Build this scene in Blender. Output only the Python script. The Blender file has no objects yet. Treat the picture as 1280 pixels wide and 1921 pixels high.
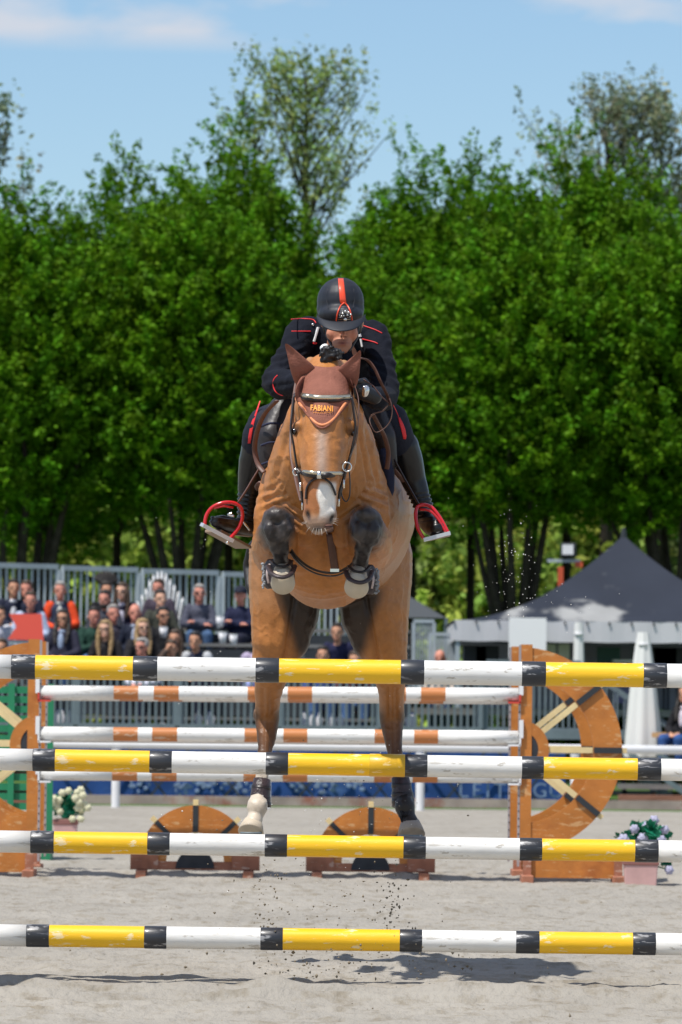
import bpy, bmesh, math, random
import numpy as np
from mathutils import Vector, Matrix, Euler
from mathutils.bvhtree import BVHTree
random.seed(7); rng = np.random.default_rng(7)
S = bpy.context.scene; COL = S.collection
R = math.radians
# ------------------------------------------------------------------ camera, light, exposure
FPX = 10672.0; CH = 1.25; ROLL = R(0.62); PITCH = math.atan((1331-960.5)/FPX)
camF = Vector((0, math.cos(PITCH), math.sin(PITCH)))
R0 = Vector((1, 0, 0)); U0 = Vector((0, -math.sin(PITCH), math.cos(PITCH)))
camR = R0*math.cos(ROLL) + U0*math.sin(ROLL); camU = -R0*math.sin(ROLL) + U0*math.cos(ROLL)
CAM = Vector((0, 0, CH))
cd = bpy.data.cameras.new('camera'); co_ = bpy.data.objects.new('camera', cd); COL.objects.link(co_)
m3 = Matrix((camR, camU, -camF)).transposed()
co_.matrix_world = Matrix.Translation(CAM) @ m3.to_4x4()
cd.sensor_fit = 'VERTICAL'; cd.sensor_height = 36; cd.sensor_width = 24; cd.lens = FPX/1921*36
cd.clip_start = 1; cd.clip_end = 3000
cd.dof.use_dof = True; cd.dof.focus_distance = 25.3; cd.dof.aperture_fstop = 8.5
S.camera = co_
SUNV = Vector((-.34, -.33, 1)).normalized()
w = bpy.data.worlds.new('World'); S.world = w; w.use_nodes = True
nt = w.node_tree; nt.nodes.clear()
N = nt.nodes.new; L = nt.links.new
wo = N('ShaderNodeOutputWorld'); bg = N('ShaderNodeBackground'); bg.inputs[1].default_value = .115
sky = N('ShaderNodeTexSky'); sky.sky_type = 'NISHITA'; sky.sun_disc = False
sky.sun_elevation = math.asin(SUNV.z); sky.sun_rotation = math.atan2(SUNV.x, SUNV.y)
sky.air_density = 1.0; sky.dust_density = .2; sky.ozone_density = 3.0; sky.altitude = 300
tc = N('ShaderNodeTexCoord')
tint = N('ShaderNodeMixRGB'); tint.blend_type = 'MULTIPLY'; tint.inputs[0].default_value = 1
tint.inputs[2].default_value = (.97, 1.04, 1.09, 1)
L(sky.outputs[0], tint.inputs[1])
mp = N('ShaderNodeMapping'); mp.inputs['Scale'].default_value = (21, 11, 60); mp.inputs['Location'].default_value = (.85, .7, .4)
L(tc.outputs['Generated'], mp.inputs[0])
no = N('ShaderNodeTexNoise'); no.inputs['Scale'].default_value = 1.0; no.inputs['Detail'].default_value = 7; no.inputs['Roughness'].default_value = .52
L(mp.outputs[0], no.inputs[0])
cr = N('ShaderNodeValToRGB'); cr.color_ramp.elements[0].position = .45; cr.color_ramp.elements[1].position = .60
L(no.outputs[0], cr.inputs[0])
sx = N('ShaderNodeSeparateXYZ'); L(tc.outputs['Generated'], sx.inputs[0])
mr = N('ShaderNodeMapRange'); mr.inputs[1].default_value = .1145; mr.inputs[2].default_value = .1185
L(sx.outputs[2], mr.inputs[0])
mm = N('ShaderNodeMath'); mm.operation = 'MULTIPLY'; L(cr.outputs[0], mm.inputs[0]); L(mr.outputs[0], mm.inputs[1])
m2 = N('ShaderNodeMath'); m2.operation = 'MULTIPLY'; m2.inputs[1].default_value = .85; L(mm.outputs[0], m2.inputs[0])
cm = N('ShaderNodeMixRGB'); cm.inputs[2].default_value = (5.9, 6.1, 6.7, 1)
L(m2.outputs[0], cm.inputs[0]); L(tint.outputs[0], cm.inputs[1])
L(cm.outputs[0], bg.inputs[0]); L(bg.outputs[0], wo.inputs[0])
sd = bpy.data.lights.new('sun', 'SUN'); so = bpy.data.objects.new('sun', sd); COL.objects.link(so)
sd.energy = 5.0; sd.angle = R(.53); sd.color = (1, .955, .89)
so.rotation_euler = SUNV.to_track_quat('Z', 'Y').to_euler(); so.location = (-8, -8, 30)
S.view_settings.view_transform = 'Standard'; S.view_settings.look = 'None'
S.view_settings.exposure = 0.0; S.view_settings.gamma = 1
S.cycles.use_denoising = True

# ------------------------------------------------------------------ helpers
def P(px, py, D):
    """point of the place seen at photo pixel (px,py), D metres in front of the camera"""
    d = camF + camR*((px-640)/FPX) + camU*((960.5-py)/FPX)
    return CAM + d*(D/d.y)
def sc(D): return D/FPX          # metres per photo pixel at distance D
def srgb(r, g, b):
    f = lambda c: ((c/255+.055)/1.055)**2.4 if c > 10 else c/3294.6
    return (f(r), f(g), f(b))
MATS = {}
def mat(name, col, rough=.6, spec=.5, metal=0, var=.0, vscale=8, bump=0, bscale=40, attr=False, col2=None, c2pos=(.5, .6), c2scale=6, transl=0, coat=0, sheen=0, stretch=None):
    if name in MATS: return MATS[name]
    m = bpy.data.materials.new(name); m.use_nodes = True; MATS[name] = m
    t = m.node_tree; b = t.nodes['Principled BSDF']
    b.inputs['Roughness'].default_value = rough; b.inputs['Metallic'].default_value = metal
    b.inputs['Specular IOR Level'].default_value = spec
    b.inputs['Coat Weight'].default_value = coat; b.inputs['Coat Roughness'].default_value = .15
    if sheen: b.inputs['Sheen Weight'].default_value = sheen; b.inputs['Sheen Roughness'].default_value = .4
    n = t.nodes.new; l = t.links.new
    tcx = n('ShaderNodeTexCoord'); src = tcx.outputs['Object']
    if stretch:
        mpx = n('ShaderNodeMapping'); mpx.inputs['Scale'].default_value = stretch; l(src, mpx.inputs[0]); src = mpx.outputs[0]
    if attr:
        a = n('ShaderNodeAttribute'); a.attribute_name = 'Col'; cur = a.outputs['Color']
    else:
        rgb = n('ShaderNodeRGB'); rgb.outputs[0].default_value = (*col, 1); cur = rgb.outputs[0]
    if col2 is not None:
        nz = n('ShaderNodeTexNoise'); nz.inputs['Scale'].default_value = c2scale; nz.inputs['Detail'].default_value = 8; nz.inputs['Roughness'].default_value = .65
        l(src, nz.inputs[0]); r_ = n('ShaderNodeMapRange'); r_.inputs[1].default_value = c2pos[0]; r_.inputs[2].default_value = c2pos[1]
        l(nz.outputs[0], r_.inputs[0]); mx = n('ShaderNodeMixRGB'); l(r_.outputs[0], mx.inputs[0]); l(cur, mx.inputs[1]); mx.inputs[2].default_value = (*col2, 1); cur = mx.outputs[0]
    if var:
        nz = n('ShaderNodeTexNoise'); nz.inputs['Scale'].default_value = vscale; nz.inputs['Detail'].default_value = 6
        l(src, nz.inputs[0]); r_ = n('ShaderNodeMapRange'); r_.inputs[1].default_value = .3; r_.inputs[2].default_value = .7; r_.inputs[3].default_value = 1-var; r_.inputs[4].default_value = 1+var
        l(nz.outputs[0], r_.inputs[0]); mx = n('ShaderNodeVectorMath'); mx.operation = 'SCALE'; l(cur, mx.inputs[0]); l(r_.outputs[0], mx.inputs['Scale']); cur = mx.outputs[0]
    l(cur, b.inputs['Base Color'])
    if bump:
        nz = n('ShaderNodeTexNoise'); nz.inputs['Scale'].default_value = bscale; nz.inputs['Detail'].default_value = 5
        l(src, nz.inputs[0]); bp = n('ShaderNodeBump'); bp.inputs['Strength'].default_value = min(1, bump); bp.inputs['Distance'].default_value = .02
        l(nz.outputs[0], bp.inputs['Height']); l(bp.outputs[0], b.inputs['Normal'])
    if transl:
        tr = n('ShaderNodeBsdfTranslucent'); l(cur, tr.inputs[0]); ms = n('ShaderNodeMixShader'); ms.inputs[0].default_value = transl
        l(b.outputs[0], ms.inputs[1]); l(tr.outputs[0], ms.inputs[2]); l(ms.outputs[0], t.nodes['Material Output'].inputs[0])
    return m

def tag(o, label=None, cat=None, group=None, kind=None):
    if label: o['label'] = label
    if cat: o['category'] = cat
    if group: o['group'] = group
    if kind: o['kind'] = kind
    return o
def empty(name, loc, label=None, cat=None, group=None, rz=0):
    o = bpy.data.objects.new(name, None); COL.objects.link(o); o.location = loc; o.rotation_euler = (0, 0, rz)
    return tag(o, label, cat, group)
def link(name, me, mats, parent=None, loc=None, smooth=True):
    o = bpy.data.objects.new(name, me); COL.objects.link(o)
    if not isinstance(mats, (list, tuple)): mats = [mats]
    if mats[0] is not None and not me.materials:
        for m in mats: me.materials.append(m)
    if parent: o.parent = parent
    if loc is not None: o.location = loc
    return o
def copy_tree(o, parent=None):
    c = o.copy(); COL.objects.link(c); c.parent = parent
    for ch in list(o.children): copy_tree(ch, c)
    return c

class MB:
    """collects shapes; build() links them as one mesh object. O is subtracted from every point."""
    def __init__(s, O=(0, 0, 0)): s.v = []; s.f = []; s.m = []; s.O = Vector(O)
    def add(s, vs, fs, mi=0):
        b = len(s.v); s.v += [Vector(v)-s.O for v in vs]
        s.f += [tuple(b+i for i in f) for f in fs]; s.m += [mi]*len(fs); return s
    def box(s, c, sz, rot=None, mi=0, taper=1):
        x, y, z = sz[0]/2, sz[1]/2, sz[2]/2; vs = []
        for k in (-1, 1):
            q = taper if k > 0 else 1
            for a, b in ((-1, -1), (1, -1), (1, 1), (-1, 1)):
                v = Vector((a*x*q, b*y*q, k*z))
                if rot is not None: v = rot @ v
                vs.append(v+Vector(c))
        return s.add(vs, [(3, 2, 1, 0), (4, 5, 6, 7), (0, 1, 5, 4), (1, 2, 6, 5), (2, 3, 7, 6), (3, 0, 4, 7)], mi)
    def bar(s, a, b, w, h, mi=0):
        a = Vector(a); b = Vector(b); d = b-a
        q = d.to_track_quat('Z', 'Y').to_matrix()
        return s.box((a+b)/2, (w, h, d.length), q, mi)
    def tube(s, pts, rad, n=10, cap=True, mi=0, flat=1.0):
        pts = [Vector(p) for p in pts]
        if not isinstance(rad, (list, tuple)): rad = [rad]*len(pts)
        vs = []; fs = []; prev = None
        for i, p in enumerate(pts):
            d = (pts[min(i+1, len(pts)-1)]-pts[max(i-1, 0)])
            d = d.normalized() if d.length > 1e-9 else Vector((0, 0, 1))
            if prev is None:
                u = d.cross(Vector((0, 0, 1)) if abs(d.z) < .9 else Vector((1, 0, 0))).normalized()
            else:
                u = (prev - d*prev.dot(d)).normalized()
            prev = u; v = d.cross(u)
            for k in range(n):
                a = 2*math.pi*k/n; vs.append(p+(u*math.cos(a)+v*math.sin(a)*flat)*rad[i])
        for i in range(len(pts)-1):
            for k in range(n):
                k2 = (k+1) % n; fs.append((i*n+k, i*n+k2, (i+1)*n+k2, (i+1)*n+k))
        if cap: fs.append(tuple(range(n-1, -1, -1))); fs.append(tuple((len(pts)-1)*n+k for k in range(n)))
        return s.add(vs, fs, mi)
    def ell(s, c, r, rot=None, n=14, mi=0):
        if not isinstance(r, (tuple, list)): r = (r, r, r)
        vs = []; fs = []; h = n//2+1
        for i in range(1, h):
            t = math.pi*i/h
            for k in range(n):
                a = 2*math.pi*k/n; vs.append(Vector((r[0]*math.sin(t)*math.cos(a), r[1]*math.sin(t)*math.sin(a), r[2]*math.cos(t))))
        top = len(vs); vs += [Vector((0, 0, r[2])), Vector((0, 0, -r[2]))]
        for i in range(h-2):
            for k in range(n): k2 = (k+1) % n; fs.append((i*n+k, (i+1)*n+k, (i+1)*n+k2, i*n+k2))
        for k in range(n):
            k2 = (k+1) % n; fs.append((top, k, k2)); fs.append((top+1, (h-2)*n+k2, (h-2)*n+k))
        if rot is not None: vs = [rot @ v for v in vs]
        return s.add([v+Vector(c) for v in vs], fs, mi)
    def cap(s, a, b, ra, rb, n=12, mi=0):
        a = Vector(a); b = Vector(b); d = (b-a); Ld = d.length
        if Ld < 1e-6: return s.ell(a, max(ra, rb), n=n, mi=mi)
        d /= Ld; pts = []; rr = []
        for t in (-1, -.92, -.7, -.38, 0): pts.append(a+d*ra*t); rr.append(ra*math.sqrt(max(1e-4, 1-t*t)))
        for t in (0, .38, .7, .92, 1): pts.append(b+d*rb*t); rr.append(rb*math.sqrt(max(1e-4, 1-t*t)))
        return s.tube(pts, rr, n=n, mi=mi)
    def chain(s, pts, rs, n=12, mi=0):
        for i in range(len(pts)-1): s.cap(pts[i], pts[i+1], rs[i], rs[i+1], n, mi)
        return s
    def prism(s, poly, f, t, mi=0):
        """poly: list of 2-D points; f maps (a,b,c) to 3-D; c runs 0..t"""
        n = len(poly); vs = [f(a, b, 0) for a, b in poly]+[f(a, b, t) for a, b in poly]
        fs = [tuple(range(n)), tuple(range(2*n-1, n-1, -1))]+[(i, i+n, (i+1) % n+n, (i+1) % n) for i in range(n)]
        return s.add(vs, fs, mi)
    def mesh(s, name, smooth=None):
        me = bpy.data.meshes.new(name); me.from_pydata([tuple(v) for v in s.v], [], s.f)
        me.polygons.foreach_set('material_index', s.m)
        if smooth: me.polygons.foreach_set('use_smooth', [True]*len(s.f))
        me.update(); return me
    def build(s, name, mats, parent=None, loc=None, smooth=False, bevel=0):
        me = s.mesh(name, smooth)
        if bevel:
            bm = bmesh.new(); bm.from_mesh(me)
            bmesh.ops.recalc_face_normals(bm, faces=bm.faces)
            bmesh.ops.bevel(bm, geom=[e for e in bm.edges if e.calc_face_angle(0) > .6], offset=bevel, segments=2, affect='EDGES', profile=.5)
            bm.to_mesh(me); bm.free()
        elif True:
            bm = bmesh.new(); bm.from_mesh(me); bmesh.ops.recalc_face_normals(bm, faces=bm.faces); bm.to_mesh(me); bm.free()
        return link(name, me, mats, parent, loc)
    def blob(s, name, mats, parent=None, loc=None, voxel=.008, it=6, color=None, disp=None, fac=.5):
        """the collected closed shapes fused into one continuous smooth surface"""
        me = s.mesh(name); tmp = bpy.data.objects.new('tmp', me); COL.objects.link(tmp)
        r = tmp.modifiers.new('r', 'REMESH'); r.mode = 'VOXEL'; r.voxel_size = voxel; r.use_smooth_shade = True
        if it: sm = tmp.modifiers.new('s', 'SMOOTH'); sm.factor = fac; sm.iterations = it
        dg = bpy.context.evaluated_depsgraph_get(); dg.update()
        m2_ = bpy.data.meshes.new_from_object(tmp.evaluated_get(dg)); m2_.name = name
        bpy.data.objects.remove(tmp); bpy.data.meshes.remove(me)
        n = len(m2_.vertices); co = np.empty(n*3); m2_.vertices.foreach_get('co', co); co = co.reshape(-1, 3)
        wc = co+np.array(s.O)
        if disp is not None:
            no_ = np.empty(n*3); m2_.vertices.foreach_get('normal', no_); no_ = no_.reshape(-1, 3)
            co = co+no_*disp(wc)[:, None]; m2_.vertices.foreach_set('co', co.ravel()); m2_.update()
        if color is not None:
            c = np.ones((n, 4)); c[:, :3] = color(wc)
            at = m2_.color_attributes.new('Col', 'FLOAT_COLOR', 'POINT'); at.data.foreach_set('color', c.ravel())
        m2_.polygons.foreach_set('use_smooth', [True]*len(m2_.polygons)); m2_.materials.clear()
        return link(name, m2_, mats, parent, loc)

def proj(wc):
    """photo pixel and distance of points (used to lay coat markings on the body's surface while modelling)"""
    d = wc-np.array(CAM); x = d@np.array(camR); y = d@np.array(camU); z = d@np.array(camF)
    return 640+x/z*FPX, 960.5-y/z*FPX, d[:, 1]
def smooth01(x, a, b):
    t = np.clip((x-a)/(b-a), 0, 1); return t*t*(3-2*t)
def vnoise(xy, scale, seed, octaves=3):
    """value noise on 2-D coordinates"""
    out = np.zeros(len(xy)); amp = 1; tot = 0
    for o in range(octaves):
        g = np.random.default_rng(seed+o).random((256, 256)); q = xy*scale*(2**o)
        i = np.floor(q).astype(int); f = q-i; f = f*f*(3-2*f)
        a = g[i[:, 0] % 256, i[:, 1] % 256]; b = g[(i[:, 0]+1) % 256, i[:, 1] % 256]
        c = g[i[:, 0] % 256, (i[:, 1]+1) % 256]; d = g[(i[:, 0]+1) % 256, (i[:, 1]+1) % 256]
        out += amp*((a*(1-f[:, 0])+b*f[:, 0])*(1-f[:, 1])+(c*(1-f[:, 0])+d*f[:, 0])*f[:, 1]); tot += amp; amp *= .5
    return out/tot
def catmull(pts, k=6):
    pts = [Vector(p) for p in pts]; out = []
    for i in range(len(pts)-1):
        p0 = pts[max(i-1, 0)]; p1 = pts[i]; p2 = pts[i+1]; p3 = pts[min(i+2, len(pts)-1)]
        for j in range(k):
            t = j/k; out.append(.5*((2*p1)+(p2-p0)*t+(2*p0-5*p1+4*p2-p3)*t*t+(3*p1-p0-3*p2+p3)*t**3))
    out.append(pts[-1]); return out
def bvh_of(objs):
    vs = []; fs = []
    for o in objs:
        M = Matrix.Translation(o.parent.location if o.parent else (0, 0, 0)) @ Matrix.Translation(o.location)
        b = len(vs); vs += [M @ v.co for v in o.data.vertices]; fs += [tuple(b+i for i in p.vertices) for p in o.data.polygons]
    return BVHTree.FromPolygons(vs, fs)
def on(bvh, px, py, off=.004, D=24.5):
    """the point of an already built surface at this place, lifted off it by off"""
    d = (P(px, py, 25)-CAM).normalized(); h = bvh.ray_cast(CAM, d)
    if h[0] is None: return P(px, py, D)
    return h[0]-d*off
def text_obj(name, s, size, mt, parent, loc, rot, extrude=.002, spacing=1.0):
    cu = bpy.data.curves.new(name, 'FONT'); cu.body = s; cu.size = size; cu.extrude = extrude; cu.align_x = 'CENTER'; cu.align_y = 'CENTER'; cu.space_character = spacing
    t = bpy.data.objects.new('tmp', cu); COL.objects.link(t)
    dg = bpy.context.evaluated_depsgraph_get(); dg.update()
    me = bpy.data.meshes.new_from_object(t.evaluated_get(dg)); bpy.data.objects.remove(t); me.materials.clear()
    o = link(name, me, mt, parent, loc); o.rotation_euler = rot; return o
# ------------------------------------------------------------------ ground
sand = mat('arena_sand', srgb(153, 148, 139), .95, .12, var=.09, vscale=1.3, bump=.9, bscale=26, col2=srgb(130, 122, 108), c2pos=(.50, .70), c2scale=9, stretch=(1, .45, 1))
grassm = mat('far_grass', (.06, .12, .02), .9, .2, var=.4, vscale=1.5)
g = MB(); g.add([(-900, 73.9, -.02), (900, 73.9, -.02), (900, 2500, -.02), (-900, 2500, -.02)], [(0, 1, 2, 3)])
tag(g.build('ground', grassm), kind='structure')
g = MB(); g.add([(-60, -20, 0), (60, -20, 0), (60, 72.3, 0), (-60, 72.3, 0)], [(0, 1, 2, 3)])
tag(g.build('arena_floor', sand), kind='structure')
g = MB(); g.add([(-60, 72.3, -.01), (60, 72.3, -.01), (60, 73.9, -.01), (-60, 73.9, -.01)], [(0, 1, 2, 3)])
tag(g.build('grass_verge', grassm), kind='structure')
# worked sand near the fences: ridges, hoof prints
xs = np.linspace(-4.2, 4.2, 380); ys = np.concatenate([np.arange(20, 30, .022), np.arange(30, 48, .06)])
X, Y = np.meshgrid(xs, ys); xy = np.stack([X.ravel(), Y.ravel()], 1)
h = .030*vnoise(xy*[1, 1.6], 1.4, 11, 4)+.026*np.clip(vnoise(xy*[1, 1.8], 6.0, 5, 3)-.5, 0, 1)*2
h += .012*np.clip(vnoise(xy, 17.0, 9, 2)-.6, 0, 1)*2.5
h -= .020*np.clip(vnoise(xy*[.9, 1.4]+5, 2.2, 33, 2)-.60, 0, 1)*3
h -= .030*np.clip(vnoise(xy*[.5, 2.2], 2.6, 21, 2)-.66, 0, 1)*3
# raked furrows beside the rails
for yc, a in ((24.2, .030), (24.62, .040), (25.1, .016), (41.6, .03), (42.3, .02)):
    wob = yc+.12*(vnoise(xy*[1, 0], .8, int(yc*7), 2)-.5)
    h += a*np.exp(-((xy[:, 1]-wob)/.09)**2)*(.4+vnoise(xy*[1, 0], 4.0, 3, 3))*1.2
edge = smooth01(4.2-np.abs(xy[:, 0]), 0, .4)*smooth01(xy[:, 1], 20, 20.5)*(1-smooth01(xy[:, 1], 46.5, 48))
h = (h+.010)*edge-.004
nx, ny = len(xs), len(ys); idx = np.arange(nx*ny).reshape(ny, nx)
F4 = np.stack([idx[:-1, :-1], idx[:-1, 1:], idx[1:, 1:], idx[1:, :-1]], -1).reshape(-1, 4)
def np_mesh(name, V, F):
    me = bpy.data.meshes.new(name); k = F.shape[1]
    me.vertices.add(len(V)); me.vertices.foreach_set('co', np.ascontiguousarray(V, dtype=np.float32).ravel())
    me.loops.add(F.size); me.loops.foreach_set('vertex_index', F.ravel().astype(np.int32))
    me.polygons.add(len(F)); me.polygons.foreach_set('loop_start', (np.arange(len(F))*k).astype(np.int32))
    me.polygons.foreach_set('loop_total', np.full(len(F), k, dtype=np.int32))
    me.update(calc_edges=True); me.validate(); return me
me = np_mesh('worked_sand', np.stack([xy[:, 0], xy[:, 1], h], 1), F4); me.polygons.foreach_set('use_smooth', [True]*len(F4))
tag(link('worked_sand', me, sand), kind='structure')
def clods(name, pts, sizes, m, label):
    oct_v = np.array([(1, 0, 0), (-1, 0, 0), (0, 1, 0), (0, -1, 0), (0, 0, 1), (0, 0, -1)], float)
    oct_f = np.array([(0, 2, 4), (2, 1, 4), (1, 3, 4), (3, 0, 4), (2, 0, 5), (1, 2, 5), (3, 1, 5), (0, 3, 5)])
    n = len(pts); V = pts[:, None, :]+oct_v[None]*(sizes[:, None, None]*(.5+rng.random((n, 6, 1))))*(.6+.8*rng.random((n, 1, 3)))
    Fq = oct_f[None]+(np.arange(n)*6)[:, None, None]
    o = link(name, np_mesh(name, V.reshape(-1, 3), Fq.reshape(-1, 3)), m); return tag(o, label, kind='stuff')
clodm = mat('damp_sand_clod', srgb(128, 118, 102), .95, .1, var=.3, vscale=12)
n = 5200; pts = np.stack([rng.uniform(-4, 4, n), 21+25*rng.random(n)**1.3, np.full(n, .014)], 1)
clods('sand_crumbs', pts, rng.uniform(.002, .010, n)*rng.random(n)**.6, clodm, 'loose crumbs of sand scattered over the arena floor')
# sand thrown up by the hooves
pp = []; ss = []
def spray(cx, cy, wx, wy, n_, D, a, b):
    for _ in range(n_):
        q = P(random.gauss(cx, wx), random.gauss(cy, wy), D+random.uniform(-.5, .5))
        if q.z > .01: pp.append(q); ss.append(random.uniform(a, b))
spray(500, 1700, 14, 60, 90, 27.0, .0015, .006); spray(735, 1700, 18, 60, 110, 27.0, .0015, .007)
spray(610, 1690, 110, 60, 150, 26.2, .0015, .006); spray(640, 1800, 130, 25, 160, 25.6, .002, .007)
spray(700, 1480, 90, 70, 60, 26.4, .001, .004)
clods('flying_sand', np.array([tuple(p) for p in pp]), np.array(ss), clodm, 'dark sand clods kicked up in the air under the horse')
pp = []; ss = []
spray(960, 1060, 26, 55, 90, 26.2, .0012, .0032); spray(700, 1400, 90, 90, 60, 26.4, .001, .003); spray(1030, 1110, 60, 30, 26, 26.3, .001, .003)
spray(400, 1100, 60, 90, 16, 26.3, .001, .0025); spray(860, 900, 90, 160, 16, 26.3, .001, .0022); spray(640, 1530, 160, 60, 80, 26.3, .001, .004)
clods('bright_grit', np.array([tuple(p) for p in pp]), np.array(ss), mat('pale_grit', (.8, .79, .76), .8), 'pale grit and droplets flying beside the horse')

# ------------------------------------------------------------------ trees
bark = mat('bark', srgb(58, 52, 46), .95, .2, var=.35, vscale=6, bump=.6, bscale=14)
def leafmat(name, c, hue=.25, tr=.26):
    m = bpy.data.materials.new(name); m.use_nodes = True; t = m.node_tree; n = t.nodes.new; l = t.links.new
    b = t.nodes['Principled BSDF']; b.inputs['Roughness'].default_value = .62; b.inputs['Specular IOR Level'].default_value = .12
    a = n('ShaderNodeAttribute'); a.attribute_name = 'Col'
    mx = n('ShaderNodeMixRGB'); mx.blend_type = 'MULTIPLY'; mx.inputs[0].default_value = 1; mx.inputs[2].default_value = (*c, 1); l(a.outputs[0], mx.inputs[1])
    l(mx.outputs[0], b.inputs['Base Color']); trn = n('ShaderNodeBsdfTranslucent'); l(mx.outputs[0], trn.inputs[0])
    ms = n('ShaderNodeMixShader'); ms.inputs[0].default_value = tr; l(b.outputs[0], ms.inputs[1]); l(trn.outputs[0], ms.inputs[2]); l(ms.outputs[0], t.nodes['Material Output'].inputs[0]); return m
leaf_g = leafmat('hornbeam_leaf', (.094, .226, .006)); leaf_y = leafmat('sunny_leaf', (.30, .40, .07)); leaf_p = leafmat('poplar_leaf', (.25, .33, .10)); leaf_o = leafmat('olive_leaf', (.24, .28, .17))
def leaves(name, base, dirs, length, nleaf, rad, size, mt, parent, loc=None, seed=0, tipw=.45, flat=.35):
    """shoots of rhombic leaves; base,dirs: (n,3)"""
    r = np.random.default_rng(seed); n = len(base)
    t = r.random((n, nleaf, 1)); ln = length*(.6+.8*r.random((n, 1, 1)))
    off = r.normal(size=(n, nleaf, 3)); off /= np.linalg.norm(off, axis=2, keepdims=True)+1e-9
    c = base[:, None]+dirs[:, None]*t*ln+off*rad*(1-(1-tipw)*t)*r.random((n, nleaf, 1))**.5
    c = c.reshape(-1, 3); m = len(c)
    nrm = r.normal(size=(m, 3))*.75+off.reshape(-1, 3)*.35; nrm[:, 2] += .75; nrm /= np.linalg.norm(nrm, axis=1, keepdims=True)
    u = np.cross(nrm, r.normal(size=(m, 3))); u /= np.linalg.norm(u, axis=1, keepdims=True); v = np.cross(nrm, u)
    s_ = size*(.6+.8*r.random((m, 1)))
    V = np.stack([c-u*s_*.62, c-v*s_*flat+nrm*s_*.08, c+u*s_*.62, c+v*s_*flat+nrm*s_*.08], 1).reshape(-1, 3)
    Fq = np.arange(m*4).reshape(-1, 4); me = np_mesh(name, V, Fq)
    cv = (.58+.72*r.random((n, 1, 1)))*(.85+.3*r.random((n, nleaf, 1))); tint_ = 1+np.array([.35, .1, .1])*(r.random((n, 1, 3))-.5)*1.2
    cc = np.ones((m, 4, 4)); cc[:, :, :3] = (cv*tint_).reshape(-1, 1, 3)
    at = me.color_attributes.new('Col', 'FLOAT_COLOR', 'POINT'); at.data.foreach_set('color', cc.ravel())
    return link(name, me, mt, parent, loc)
def crown_shoots(lobes, n, seed, up=.75, shell=.55):
    r = np.random.default_rng(seed); lb = np.array(lobes, float)
    vol = lb[:, 3]*lb[:, 4]*lb[:, 5]; k = r.choice(len(lb), n, p=vol**.8/np.sum(vol**.8))
    d = r.normal(size=(n, 3)); d /= np.linalg.norm(d, axis=1, keepdims=True)
    rr = shell+(1-shell)*r.random((n, 1))**.7
    b = lb[k, :3]+d*lb[k, 3:]*rr
    out = d/np.maximum(lb[k, 3:], .3); out /= np.linalg.norm(out, axis=1, keepdims=True)
    dr = out*.6+r.normal(size=(n, 3))*.35; dr[:, 2] += up; dr /= np.linalg.norm(dr, axis=1, keepdims=True)
    return b, dr
def stems(name, parent, seed, n=10, fork=2.7, top=6.5, spread=1.3, r0=.2, rs=.055, lean=0):
    rr = random.Random(seed); m = MB(); base = Vector((0, 0, -.05))
    m.tube([base, (0, 0, fork*.5), (0, 0, fork)], [r0*1.25, r0, r0*1.05], 12)
    for i in range(n):
        a = 2*math.pi*(i+rr.random()*.7)/n; q = spread*(.45+.6*rr.random()); hgt = top*(.8+.3*rr.random()); dz = rr.uniform(-.45, .1)
        p0 = Vector((math.cos(a)*r0*.5, math.sin(a)*r0*.5, fork+dz)); p3 = Vector((math.cos(a)*q+lean, math.sin(a)*q, hgt))
        p1 = p0.lerp(p3, .3)+Vector((math.cos(a)*.05, 0, -.1)); p2 = p0.lerp(p3, .65)+Vector((rr.uniform(-.12, .12), 0, .05))
        c = catmull([p0, p1, p2, p3], 4); m.tube(c, [rs*1.5*(1-.75*j/(len(c)-1)) for j in range(len(c))], 7)
    return m.build(name, bark, parent, smooth=True)
def crown_lobes(seed, hgt=11.0, bot=4.6, wid=1.75):
    r = random.Random(seed); lo = []
    for i in range(5):
        a = 2*math.pi*(i+r.random()*.6)/5; q = wid*.52*(.6+.6*r.random()); top = hgt*(.86+.13*r.random())-.3
        zc = (bot+top)/2; lo.append((math.cos(a)*q, math.sin(a)*q, zc, wid*.56, wid*.56, (top-bot)/2))
    lo.append((0, 0, (bot+hgt)/2, wid*.48, wid*.48, (hgt-bot)/2))
    for i in range(4):
        x, y, z, a_, b_, c_ = lo[i]; lo.append((x, y, z+c_*.82, .34, .34, .45)); lo.append((x*1.3, y, z+c_*.62, .4, .4, .5))
    lo.append((0, 0, hgt-.2, .3, .3, .5))
    lo.append((0, 0, bot+1.9, wid*1.02, wid*1.0, 1.75)); lo.append((0, 0, bot+3.6, wid*.95, wid*.9, 2.0))
    return lo
crowns = []
TREES = [  # px, base distance, scale, label
 (35, 100, 1.00, 'broad green tree at the left edge behind the back rail'),
 (345, 100, 1.04, 'green vase-shaped tree with many stems rising behind the seated crowd'),
 (655, 101, .93, 'green tree directly behind the rider'),
 (960, 100, 1.0, 'green tree whose dark fan of stems rises left of the dark tent'),
 (1268, 100, 1.0, 'green tree behind the right side of the dark tent roof'),
 (-190, 101, 1.0, 'green tree just beyond the left edge of the photo'),
 (1560, 101, 1.0, 'green tree just beyond the right edge of the photo'),
 (215, 105, 1.04, 'green tree in the second row with a pointed top left of the tall pair'),
 (425, 105.5, 1.09, 'green tree in the second row, tallest of the left group'),
 (560, 106, .88, 'low green tree in the second row in front of the sparse tall tree'),
 (770, 105, 1.05, 'green tree in the second row right of the helmet'),
 (880, 106, 1.06, 'green tree in the second row between rider and tent'),
 (1060, 105, 1.08, 'green tree in the second row, tallest of the right group'),
 (1180, 106, 1.05, 'green tree in the second row above the tent peak'),
 (90, 106, .88, 'green tree in the second row near the left edge where the sky dips'),
]
protos = []
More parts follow.
